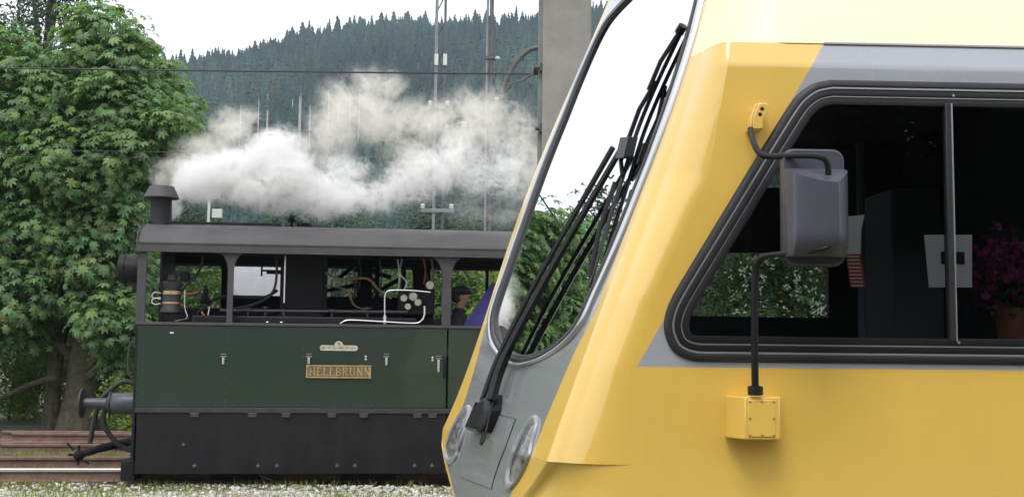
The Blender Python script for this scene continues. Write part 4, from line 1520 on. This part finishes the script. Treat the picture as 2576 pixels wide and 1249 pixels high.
MB().tube([front(s, z, O) for s, z in catmull(A2, 5)], [.024] * 6 + list(np.linspace(.02, .0125, 15)), 4).build('wiper_arm', M_wiper, wiper)
hdp = [(.190, 2.505), (.135, 2.49), (.118, 2.395), (.172, 2.408)]
b = MB()
l0, l1 = [front(s, z, .035) for s, z in hdp], [front(s, z, .078) for s, z in hdp]
b.grid([l0 + l0[:1], l1 + l1[:1]]).add(l1, [(0, 1, 2, 3)]).add(l0, [(3, 2, 1, 0)])
b.build('wiper_head', M_wiper, wiper, bevel=.006)
BL = [(.091, 2.952), (.114, 2.881), (.148, 2.748), (.170, 2.6), (.172, 2.478), (.160, 2.315), (.150, 2.16), (.137, 2.023), (.118, 1.853)]
bl = MB().tube([front(s, z, .022) for s, z in catmull(BL, 5)], .009, 8).build('wiper_blade', M_wiper, wiper)
b = MB()
for (a, c) in (((.150, 2.74), (.172, 2.50)), ((.155, 2.33), (.172, 2.46)), ((.10, 2.93), (.15, 2.70)), ((.125, 1.90), (.158, 2.30))):
    b.tube([front(a[0], a[1], .03), front((a[0] + c[0]) / 2, (a[1] + c[1]) / 2, .055), front(c[0], c[1], .05)], .010, 7)
b.tube([front(.085, 2.955, .03), front(.10, 2.93, .03)], .02, 8)
b.build('blade_carrier', M_wiper, wiper)
MB().tube([front(s, z, .05) for s, z in catmull([(.235, 2.36), (.20, 2.33), (.185, 2.34)], 4)], .004, 5).build('washer_hose', M_wiper, wiper)
MB().tube([front(s, z, .05) for s, z in catmull([(.50, 1.37), (.478, 1.30), (.452, 1.225), (.444, 1.185), (.462, 1.185), (.478, 1.23)], 4)], .005, 6).build('washer_hose', M_wiper, wiper)
MB().tube([front(.64, 1.35, .05), front(.645, 1.23, .05)], .012, 7).build('wiper_stop', M_wiper, wiper)

# rear-view mirror on two bent arms
M_mir = mat('mirror_housing', (0.06, 0.064, 0.085), 0.38, coat=0.15, noise=0.06, nscale=12, bump=0.05, bscale=60)
MIR = []
x0, x1, z0, z1, rr = .953, 1.174, 1.904, 2.324, .04
for cx, cz, a0 in ((x1 - rr, z1 - rr, 0), (x0 + rr, z1 - rr, 90), (x0 + rr, z0 + rr, 180), (x1 - rr, z0 + rr, 270)):
    for k in range(7):
        a = R(a0 + 15 * k)
        MIR.append((cx + rr * math.cos(a), cz + rr * math.sin(a)))
mi = MB()
rows = []
for k, y in ((.97, -.215), (1.0, -.225), (1.0, -.262), (.985, -.270), (.955, -.272)):
    cx, cz = (x0 + x1) / 2, (z0 + z1) / 2
    rw = [(cx + (px - cx) * k, y, cz + (pz - cz) * k) for px, pz in MIR]
    rows.append(rw + rw[:1])
mi.grid(rows)
mi.add([(px, -.2705, pz) for px, pz in [((x0 + x1) / 2 + (a - (x0 + x1) / 2) * .956, (z0 + z1) / 2 + (c - (z0 + z1) / 2) * .956) for a, c in MIR]], [tuple(range(len(MIR)))])
mirror = mi.build('wing_mirror', M_mir, car)
tag(mirror, 'grey plastic mirror housing on two bent black arms')
MB().box(x0 + .012, x1 - .012, -.2149, -.2145, z0 + .015, z1 - .015).build('mirror_glass', M_steel, mirror)
# swelling body with a slanted top and a scooped underside
rows = []
for t in np.linspace(0, 1, 15):
    zc = 2.222 - t * (2.222 - 1.935)
    k = 1.0 if t < .75 else 1 - ((t - .75) / .25) ** 2 * .45
    dz = (1 - t) ** 3
    row = []
    for s, dep, zo in ((0.012, 0, .03), (.02, .05, .02), (.09, .085, .0), (.2, .1, -.012), (.45, .115, -.028), (.69, .128, -.036), (.72, .127, -.034), (.85, .105, -.012), (.96, .06, .015), (.985, 0, .03)):
        row.append((x0 + s * (x1 - x0), -.271 - dep * k, zc + zo * dz))
    rows.append(row)
sh = MB().grid(rows)
sh.add([rows[0][i] for i in range(10)], [tuple(range(10))])
sh.add([rows[-1][i] for i in range(10)], [tuple(range(9, -1, -1))])
sh.build('mirror_shell', M_mir, mirror, smooth=28)
ua = [(.886, -.07, 2.43), (.882, -.11, 2.395), (.878, -.17, 2.35), (.893, -.2, 2.312), (.929, -.22, 2.303), (1.00, -.31, 2.292), (1.06, -.36, 2.28), (1.085, -.36, 2.255), (1.092, -.345, 2.20)]
MB().tube(catmull(ua, 5), .0115, 10).build('mirror_arm', M_rubber, mirror)
la_ = [(1.094, -.33, 2.01), (1.088, -.36, 1.975), (1.06, -.36, 1.957), (.98, -.30, 1.948), (.905, -.22, 1.943), (.882, -.19, 1.925), (.876, -.17, 1.88), (.876, -.15, 1.7), (.884, -.12, 1.50), (.886, -.115, 1.465)]
MB().tube(catmull(la_, 5), [.0105] * 21 + [.0135] * 25, 10).build('mirror_arm', M_rubber, mirror)
col_ = MB().lathe([(.02, 1.443), (.028, 1.446), (.028, 1.475), (.022, 1.478)], 'z', (.886, -.115, 0), 18).build('arm_collar', M_rubber, mirror)
# upper bracket with two bolt holes
bk = MB().prism([(.894, 2.429), (.934, 2.430), (.936, 2.475), (.957, 2.520), (.945, 2.531), (.918, 2.530), (.897, 2.478)], -.075, -.028)
bk.prism([(.894, 2.429), (.90, 2.478), (.918, 2.530), (.905, 2.525), (.888, 2.475), (.885, 2.43)], -.072, .0)
bk.box(.90, .94, -.0279, .0, 2.44, 2.51)
bko = bk.build('arm_bracket', M_yel, mirror, bevel=.004)
for u, z in ((.930, 2.507), (.922, 2.486)):
    MB().lathe([(.0075, -.0755), (.007, -.0765)], 'y', (u, 0, z), 12).build('bolt_hole', M_rubber, mirror)
# lower junction box: bevelled prism with a screwed cover plate
bx = MB()
plan = [(.800, 0), (.800, -.035), (.846, -.125), (.972, -.125), (1.000, -.05), (1.000, 0)]
bx.prism(plan, 1.285, 1.438, 'xy')
bxo = bx.build('junction_box', M_yel, mirror, bevel=.004)
MB().box(.856, .955, -.1295, -.1256, 1.296, 1.428).build('cover_plate', M_yel, mirror, bevel=.0015)
for u, z in ((.862, 1.422), (.906, 1.422), (.949, 1.422), (.862, 1.362), (.949, 1.362), (.862, 1.302), (.906, 1.302), (.949, 1.302)):
    MB().lathe([(.0042, -.1296), (.0035, -.1325)], 'y', (u, 0, z), 8).build('screw', M_alu, mirror)

# cab interior
MB().box(.35, SIDE_END, .05, 1.93, .95, 1.0).build('cab_floor', M_dkin, car)
MB().box(1.0, SIDE_END, .12, 1.9, 2.72, 2.75).build('cab_ceiling', M_dkin, car)
fb = MB().box(.55, SIDE_END, 1.93, 1.97, .9, 1.79).box(.55, 1.03, 1.93, 1.97, 1.791, 2.79).box(1.80, SIDE_END, 1.93, 1.97, 1.791, 2.79).box(1.031, 1.799, 1.93, 1.97, 2.60, 2.79)
fb.build('far_wall', M_dkin, car)
MB().box(1.031, 1.799, 1.935, 1.965, 2.14, 2.50).build('sun_blind', M_dkin, car)
pane([(1.03, 1.79), (1.80, 1.79), (1.80, 2.61), (1.03, 2.61)], 1.95, car, M_fg)
MB().box(1.88, 2.14, 1.2, 1.6, .95, 2.40).build('cabinet', M_cabgrey, car, bevel=.01)
MB().box(2.2, 2.26, .15, 1.9, .95, 2.75).build('partition', M_dkin, car)
MB().box(.30, 1.1, .5, 1.7, 1.0, 1.42).build('driving_desk', M_dkin, car, bevel=.03)
MB().tube([(1.06, 1.0, 1.0), (1.06, 1.0, 1.45)], .04, 10).box(1.0, 1.45, .75, 1.2, 1.45, 1.53).build('driver_seat', M_dkin, car, bevel=.02)
MB().tube([(1.70, 1.1, 1.1), (1.70, 1.1, 2.6)], .02, 8).build('grab_pole', M_cabgrey, car)
# rear end and underside
MB().box(SIDE_END, SIDE_END + .04, 0, 1.98, .6, 3.6).build('rear_wall', M_yel, car)
MB().box(.6, SIDE_END, .1, 1.9, .5, .62).build('underframe', M_black, car)
for u in (2.0, 4.8):
    for w in (.3, 1.7):
        MB().lathe([(.36, -.05), (.38, -.05), (.38, .05), (.36, .06), (.1, .06), (.1, -.06)], 'y', (u, w, .39), 28).build('wheel', M_inner, car)
MB().box(1.5, 5.3, .25, 1.75, .3, .51).build('bogie_frame', M_black, car)

# papers behind the glass
M_paper = mat('paper', (0.72, 0.70, 0.72), 0.8)
no = tag(empty('notice', TO, TYAW), 'white paper notice with a dark picture behind the window divider', 'notice')
MB().prism([(1.625, 2.065), (1.816, 2.068), (1.811, 1.861), (1.640, 1.859)], .15, .152).build('sheet', M_paper, no)
MB().prism([(1.690, 2.0), (1.784, 2.0), (1.784, 1.95), (1.690, 1.95)], .1485, .1495).build('printed_picture', M_rubber, no)
rs_ = tag(empty('paper_sign', TO, TYAW), 'narrow paper with a red striped lower half hanging behind the mirror', 'sign')
MB().prism([(1.303, 2.131), (1.39, 2.141), (1.375, 2.08), (1.371, 1.986), (1.313, 1.985)], .15, .152).build('white_sheet', M_paper, rs_)
MB().prism([(1.313, 1.983), (1.371, 1.984), (1.388, 1.856), (1.33, 1.855)], .15, .152).build('red_sheet', mat('red_print', (0.45, 0.05, 0.05), 0.7), rs_)
for k in range(9):
    t = (k + .5) / 9
    a = 1.313 + .017 * t
    z = 1.983 - .128 * t
    MB().box(a + .004, a + .05, .1475, .149, z - .0022, z + .0022).build('stripe', M_paper, rs_)
# potted petunias added inside, standing in for flowers mirrored in the pane
fpot = tag(empty('reflection_flowers', TO, TYAW), 'purple-red flowers standing in for their reflection in the window at the right edge', 'flowers')
MB().lathe([(.05, 1.62), (.07, 1.78), (.075, 1.785), (.065, 1.79)], 'z', (2.04, .3, 0), 18).build('pot', mat('terracotta', (.28, .11, .06), .8), fpot)
rng = np.random.default_rng(8)
P = np.array([2.02, .28, 1.92]) + rng.normal(0, 1, (240, 3)) * (.07, .06, .07)
N = rng.normal(0, .6, (240, 3)) + (0, -.8, .3)
M_pet = leaf_mat('petunia', (0.22, 0.02, 0.12), 0.2)
link_mesh('blossoms', instance_mesh('blossoms', PAL[0], PAL[1], P, N, rng.uniform(.018, .03, 240), tints(240, rng), M_pet, rng), M_pet, fpot)
P = np.array([2.03, .3, 1.86]) + rng.normal(0, 1, (200, 3)) * (.06, .06, .06)
link_mesh('leaves', instance_mesh('pot_leaves', SPR[0], SPR[1], P, rng.normal(0, 1, (200, 3)), rng.uniform(.02, .03, 200), tints(200, rng), M_dark, rng), M_dark, fpot)
MB().box(1.9, 2.18, .05, .45, 1.58, 1.618).build('window_shelf', M_dkin, car)

# ================================================================== MASTS, WIRES, SMALL POSTS
M_conc = mat('concrete', (0.25, 0.24, 0.225), 0.9, noise=0.12, nscale=3, bump=0.4, bscale=30)
M_mast = mat('mast_steel', (0.10, 0.10, 0.10), 0.6, metal=0.2, noise=0.2, nscale=4)
M_galv = mat('galvanised', (0.22, 0.23, 0.23), 0.5, metal=0.4, noise=0.15, nscale=4)
M_porc = mat('porcelain', (0.62, 0.62, 0.60), 0.35)
M_wire = mat('wire', (0.03, 0.03, 0.03), 0.6)
pi_ = tag(empty('concrete_mast', (0.515, 11.2, 0)), 'thick grey concrete mast behind the railcar windshield', 'mast')
MB().prism([(-.235, -.2), (-.215, -.22), (.215, -.22), (.235, -.2), (.235, .2), (.215, .22), (-.215, .22), (-.235, .2)], 0, 9.5, 'xy').build('shaft', M_conc, pi_, smooth=0)
for z in (4.35, 3.75):
    MB().cyl((-.30, -.1, z), (-.235, -.1, z), .022, n=8).box(-.26, -.235, -.14, -.06, z - .04, z + .04).build('bolt', M_mast, pi_)
MB().box(-.275, -.2355, -.05, .05, 2.5, 9.5).build('earthing_strip', M_galv, pi_)
MB().tube([(-.29, 0, 4.33), (-.44, 0, 4.24), (-.56, 0, 4.2)], .010, 7).build('stay', M_mast, pi_)
MB().lathe([(.02, -.24), (.05, -.25), (.02, -.27), (.05, -.285), (.02, -.30), (.05, -.315), (.02, -.33)], 'x', (0, 0, 4.35), 12).build('insulator', M_mast, pi_)

lm = tag(empty('lattice_mast', (-1.95, 30, 0)), 'slim steel lattice mast with cross arms rising through the steam', 'mast')
MB().box(-.15, -.075, -.05, .05, 0, 12).build('upright', M_galv, lm)
MB().box(.085, .15, -.05, .05, 0, 12).build('upright', M_mast, lm)
for k in range(16):
    z = .5 + k * .72
    MB().tube([(-.08, 0, z), (.10, 0, z + .36)], .018, 5).build('brace', M_mast, lm)
for z, wd in ((7.93, .30), (7.30, .30), (5.19, .45)):
    ca = MB().box(-wd, wd - .02, -.08, .08, z - .05, z + .05).build('cross_arm', M_galv, lm, bevel=.01)
    for x in (-wd + .05, wd - .1):
        MB().lathe([(.03, z + .05), (.07, z + .08), (.04, z + .11), (.07, z + .14), (.03, z + .18)], 'z', (x, 0, 0), 10).build('insulator', M_porc, ca)
ex = MB().tube([(.1, 0, 7.32), (.55, -.1, 7.5), (.7, -.1, 7.55)], .03, 7).build('bracket_arm', M_galv, lm)
MB().lathe([(.03, 0), (.09, .03), (.05, .07), (.09, .10), (.03, .14)], 'z', (.66, -.1, 7.4), 10).build('insulator', M_porc, ex)
for x in (-.1, .13):
    MB().box(x - .05, x + .05, -.1, -.05, 9.05, 9.35).build('mast_plate', M_porc, lm)
sm_ = tag(empty('slim_mast', (-.56, 26, 0)), 'slim twin-tube mast between the lattice mast and the concrete mast', 'mast')
MB().cyl((-.055, 0, 0), (-.055, 0, 10.5), .03, n=10).build('tube', M_galv, sm_)
MB().cyl((.04, 0, 0), (.04, 0, 10.5), .05, n=10).build('tube', M_mast, sm_)
for z in (8.25, 7.3, 5.3):
    cl = MB().box(-.11, .12, -.07, .07, z - .03, z + .03).build('clamp', M_mast, sm_)
    MB().cyl((.12, 0, z), (.24, 0, z), .02, n=8).lathe([(.03, .14), (.055, .16), (.03, .18), (.055, .2), (.03, .22)], 'x', (0, 0, z), 10).build('insulator', M_porc, cl)
arc = [(1.25, 8.55), (.95, 8.56), (.66, 8.53), (.36, 8.46), (.09, 8.22), (-.14, 7.81), (-.29, 7.34), (-.40, 6.93), (-.46, 6.55), (-.50, 6.2)]
MB().tube(catmull([(x + .56, .02, z) for x, z in arc], 5), .06, 10).build('curved_bracket', M_mast, sm_)
MB().lathe([(.03, 1.78), (.10, 1.8), (.04, 1.84), (.10, 1.87), (.04, 1.91), (.10, 1.94), (.03, 1.98)], 'x', (0, .02, 8.55), 12).build('insulator', M_porc, sm_)
MB().tube([(.65, .02, 7.7), (.95, .02, 7.9), (1.2, .02, 8.0)], .02, 7).build('bracket_stay', M_mast, sm_)
MB().tube(catmull([(.05, 0, 8.2), (.08, 0, 7.8), (.18, 0, 7.5), (.32, 0, 7.43), (.5, 0, 7.6)], 5), .018, 7).build('loop_cable', M_wire, sm_)


def wire(p0, p1, sag, r, label):
    pts = []
    for k in range(25):
        t = k / 24
        p_ = Vector(p0).lerp(Vector(p1), t)
        p_.z -= sag * 4 * t * (1 - t)
        pts.append(p_)
    tag(MB().tube(pts, r, 6).build('overhead_wire', M_wire), label, 'wire', 'overhead wires')


wire((-14, 19, 6.25), (.28, 11.2, 4.31), .02, .010, 'dark overhead wire crossing the hillside above the steam to the concrete mast')
wire((-16, 26, 6.44), (-.56, 26, 6.55), .02, .012, 'thin overhead wire at half height running to the slim mast')
wire((-16, 19.6, 4.95), (-3, 19.7, 4.80), .03, .008, 'lower of the two thin wires before the chestnut crown')
wire((-16, 19.6, 5.03), (-3, 19.7, 4.92), .03, .008, 'upper of the two thin wires before the chestnut crown')
po = tag(empty('white_post', (-7.95, 30, 0)), 'thin white signal post beside the engine chimney', 'post')
MB().cyl((0, 0, 0), (0, 0, 5.5), .035, n=10).build('shaft', M_white, po)
MB().box(.10, .34, -.06, .06, 4.95, 5.18).build('signal_box', M_white, po)
MB().box(-.03, .3, -.07, .0, 5.45, 5.6).build('signal_head', M_white, po)

# ================================================================== GRAVEL STONES AND GRASS
rng = np.random.default_rng(2)
b = MB().sphere((0, 0, 0), 1, 6, 4)
tv = np.array(b.v) * rng.uniform(.75, 1.2, (len(b.v), 1)) * (1, .8, .55)
tf = np.array(b.f)
n = 5200
P = np.stack([rng.uniform(-6.5, 1.5, n), rng.uniform(11.3, 13.55, n), np.full(n, .012)], 1)
keep = rng.uniform(0, 1, n) < np.clip(.35 + (P[:, 0] + 6) * .14, .12, 1)
P = P[keep]
n = len(P)
M_stone = leaf_mat('limestone_chips', (0.52, 0.50, 0.44), 0.0, .9, .3)
st_ = link_mesh('gravel', instance_mesh('gravel', tv, tf, P, rng.normal(0, .4, (n, 3)) + (0, 0, 1), rng.uniform(.012, .036, n), tints(n, rng, .6, 1.35, .04), M_stone, rng), M_stone)
tag(st_, 'pale grey gravel stones along the foot of the engine', 'gravel', kind='stuff')
tv = np.array([(-.06, 0, 0), (.06, 0, 0), (.05, .12, .55), (-.03, .12, .55), (.01, .38, 1.0), (-.01, .38, 1.0)])
tf = np.array([(0, 1, 2, 3), (3, 2, 4, 5)])
n = 30000
P = np.stack([rng.uniform(-8, 1.5, n), rng.uniform(11.4, 19, n), np.zeros(n)], 1)
cl_ = np.sin(P[:, 0] * 3.1) * np.sin(P[:, 1] * 4.3 + P[:, 0]) + rng.normal(0, .35, n)
keep = cl_ > np.interp(P[:, 0], [-8, -4.5, -3, 1], [-.9, -.4, .2, .25])
P = P[keep]
n = len(P)
M_grass = leaf_mat('grass', (0.21, 0.24, 0.06), 0.3, .6, .3)
gr = link_mesh('grass', instance_mesh('grass', tv, tf, P, rng.normal(0, .3, (n, 3)) + (0, 0, 1), rng.uniform(.04, .11, n), tints(n, rng, .7, 1.4, .2), M_grass, rng), M_grass)
tag(gr, 'short yellow-green grass and moss beside the rails', 'grass', kind='stuff')

# ================================================================== STEAM AND SMOKE


def plume(name, blobs, dens, colour, label, cat, nscale, amp, thr, soft, seed, aniso=0.2):
    """a cloud of vapour: a density grid made of soft puffs broken up by turbulence"""
    P_ = np.array([(q[0], q[1], q[2]) for q in blobs])
    rx = np.array([q[3] for q in blobs])
    mn = (P_ - rx[:, None] * 1.9 - .15).min(0)
    mx_ = (P_ + rx[:, None] * 1.9 + .15).max(0)
    ng = bpy.data.node_groups.new(name + '_field', 'GeometryNodeTree')
    ng.interface.new_socket('Geometry', in_out='INPUT', socket_type='NodeSocketGeometry')
    ng.interface.new_socket('Geometry', in_out='OUTPUT', socket_type='NodeSocketGeometry')
    N_, L_ = ng.nodes, ng.links
    pos = N_.new('GeometryNodeInputPosition')

    def vm(op, a, c):
        q = N_.new('ShaderNodeVectorMath')
        q.operation = op
        for i, v in enumerate((a, c)):
            if v is None:
                continue
            if isinstance(v, tuple):
                q.inputs[i].default_value = v
            else:
                L_.new(v, q.inputs[i])
        return q

    def ma(op, a, c=None, e=None):
        q = N_.new('ShaderNodeMath')
        q.operation = op
        for i, v in enumerate((a, c, e)):
            if v is None:
                continue
            if isinstance(v, (int, float)):
                q.inputs[i].default_value = v
            else:
                L_.new(v, q.inputs[i])
        return q.outputs[0]
    # swirl the coordinates first
    nz = N_.new('ShaderNodeTexNoise')
    nz.inputs['Scale'].default_value = nscale * .35
    nz.inputs['Detail'].default_value = 2
    offs = vm('ADD', pos.outputs[0], (seed * 3.1, seed * 1.7, 0))
    L_.new(offs.outputs[0], nz.inputs['Vector'])
    sw_ = vm('SUBTRACT', nz.outputs['Color'], (.5, .5, .5))
    sw2 = vm('MULTIPLY', sw_.outputs[0], (.42, .3, .42))
    wp_ = vm('ADD', pos.outputs[0], None)
    L_.new(sw2.outputs[0], wp_.inputs[1])
    acc = None
    for (x, y, z, a, c, w_) in blobs:
        d0 = vm('SUBTRACT', wp_.outputs[0], (x, y, z))
        d1 = vm('MULTIPLY', d0.outputs[0], (1 / a, 1 / ((a + c) * .5), 1 / c))
        ln = vm('LENGTH', d1.outputs[0], None)
        g = ma('MULTIPLY', ma('MAXIMUM', ma('SUBTRACT', 1.55, ln.outputs['Value']), 0.0), w_)
        acc = g if acc is None else ma('SMOOTH_MAX', acc, g, .05)
    n2 = N_.new('ShaderNodeTexNoise')
    n2.inputs['Scale'].default_value = nscale
    n2.inputs['Detail'].default_value = 7
    n2.inputs['Roughness'].default_value = .72
    L_.new(wp_.outputs[0], n2.inputs['Vector'])
    tot = ma('SUBTRACT', acc, ma('MULTIPLY', ma('ABSOLUTE', ma('MULTIPLY_ADD', n2.outputs[0], 2.6, -1.3)), amp))
    mr = N_.new('ShaderNodeMapRange')
    mr.interpolation_type = 'SMOOTHSTEP'
    L_.new(tot, mr.inputs[0])
    mr.inputs[1].default_value = thr
    mr.inputs[2].default_value = thr + soft
    # nothing outside the puffs
    gate = ma('GREATER_THAN', acc, .001)
    den = ma('MULTIPLY', mr.outputs[0], gate)
    vc = N_.new('GeometryNodeVolumeCube')
    L_.new(den, vc.inputs['Density'])
    vc.inputs['Min'].default_value = tuple(mn)
    vc.inputs['Max'].default_value = tuple(mx_)
    for k, ax in enumerate('XYZ'):
        vc.inputs['Resolution ' + ax].default_value = max(24, int((mx_[k] - mn[k]) / .02))
    m = bpy.data.materials.new(name)
    m.use_nodes = True
    nt = m.node_tree
    nt.nodes.remove(nt.nodes['Principled BSDF'])
    pv = nt.nodes.new('ShaderNodeVolumePrincipled')
    pv.inputs['Color'].default_value = (*colour, 1)
    pv.inputs['Density'].default_value = dens
    pv.inputs['Anisotropy'].default_value = aniso
    nt.links.new(pv.outputs[0], nt.nodes['Material Output'].inputs['Volume'])
    sm = N_.new('GeometryNodeSetMaterial')
    sm.inputs['Material'].default_value = m
    out = N_.new('NodeGroupOutput')
    L_.new(vc.outputs[0], sm.inputs[0])
    L_.new(sm.outputs[0], out.inputs[0])
    vol = bpy.data.volumes.new(name)
    vol.materials.append(m)
    o = bpy.data.objects.new(name, vol)
    COL.objects.link(o)
    md = o.modifiers.new('field', 'NODES')
    md.node_group = ng
    tag(o, label, cat, kind='stuff')
    return o


ST = [(-4.15, 3.34, .07, .2, 1.1), (-4.04, 3.49, .15, .16, 1.1), (-3.8, 3.57, .24, .22, 1.1), (-3.46, 3.65, .3, .25, 1.1), (-3.11, 3.75, .3, .27, 1.1), (-2.79, 3.65, .3, .26, 1.05), (-3.2, 3.42, .42, .16, .85), (-2.73, 3.42, .37, .18, .95),
      (-2.32, 3.46, .37, .22, .95), (-1.97, 3.36, .34, .16, .8), (-1.65, 3.44, .3, .18, .72), (-1.36, 3.57, .32, .22, .72), (-1.01, 3.75, .34, .24, .72), (-.7, 3.95, .3, .26, .66), (-.42, 3.78, .33, .3, .6), (-.07, 3.76, .28, .34, .58), (-2.9, 4.0, .3, .2, .75), (-2.1, 3.75, .35, .2, .6)]
SMK = [(-4.44, 3.75, .11, .1, 1), (-4.21, 3.9, .21, .16, 1), (-3.9, 4.11, .25, .19, 1), (-3.55, 4.32, .23, .19, .95), (-3.35, 4.44, .14, .12, .9), (-3.06, 4.12, .28, .16, .9), (-2.7, 4.12, .26, .18, .8), (-2.32, 4.33, .25, .3, .95), (-2.13, 4.65, .26, .26, 1),
       (-1.85, 4.83, .26, .26, .95), (-1.6, 5.0, .17, .18, .8), (-1.72, 4.52, .31, .27, .95), (-1.33, 4.53, .26, .27, .8), (-.98, 4.48, .3, .27, .75), (-.57, 4.64, .26, .24, .8), (-.26, 4.59, .26, .3, .8), (.04, 4.38, .22, .35, .75), (.2, 4.0, .22, .4, .7),
       (-.52, 4.33, .36, .26, .75), (.21, 3.56, .22, .36, .6), (-.1, 3.35, .3, .2, .5), (-.55, 3.4, .35, .2, .48), (-1.23, 4.11, .35, .25, .65)]
plume('steam_cloud', [(x, 14.1 + .12 * math.sin(i * 1.9), z + (.03 if i > 1 else 0), a * (1.35 if i > 1 else 1.1), c * (1.4 if i > 1 else 1.1), w) for i, (x, z, a, c, w) in enumerate(ST)], 9.0, (.994, .991, .986),
      'thick white steam cloud drifting right over the engine roof', 'steam', 4.4, 2.9, .25, .5, 1, 0.0)
plume('smoke_cloud', [(x, 14.5 + .15 * math.sin(i * 1.3), z - .02, a * 1.45, c * 1.42, w) for i, (x, z, a, c, w) in enumerate(SMK)], 3.4, (.972, .942, .89),
      'beige smoke billowing from the chimney above the white steam', 'smoke', 3.6, 2.8, .17, .75, 2, 0.0)

# haze: the thin blue air that fades the hill
hz = MB().box(-810, 810, -110, 910, -1.2, 260).build('haze', None, None, smooth=0)
mh = bpy.data.materials.new('haze')
mh.use_nodes = True
nt = mh.node_tree
nt.nodes.remove(nt.nodes['Principled BSDF'])
pv = nt.nodes.new('ShaderNodeVolumePrincipled')
pv.inputs['Color'].default_value = (.66, .82, 1, 1)
pv.inputs['Density'].default_value = .00032
nt.links.new(pv.outputs[0], nt.nodes['Material Output'].inputs['Volume'])
hz.data.materials.append(mh)
tag(hz, 'thin bluish haze over the valley', 'haze', kind='stuff')
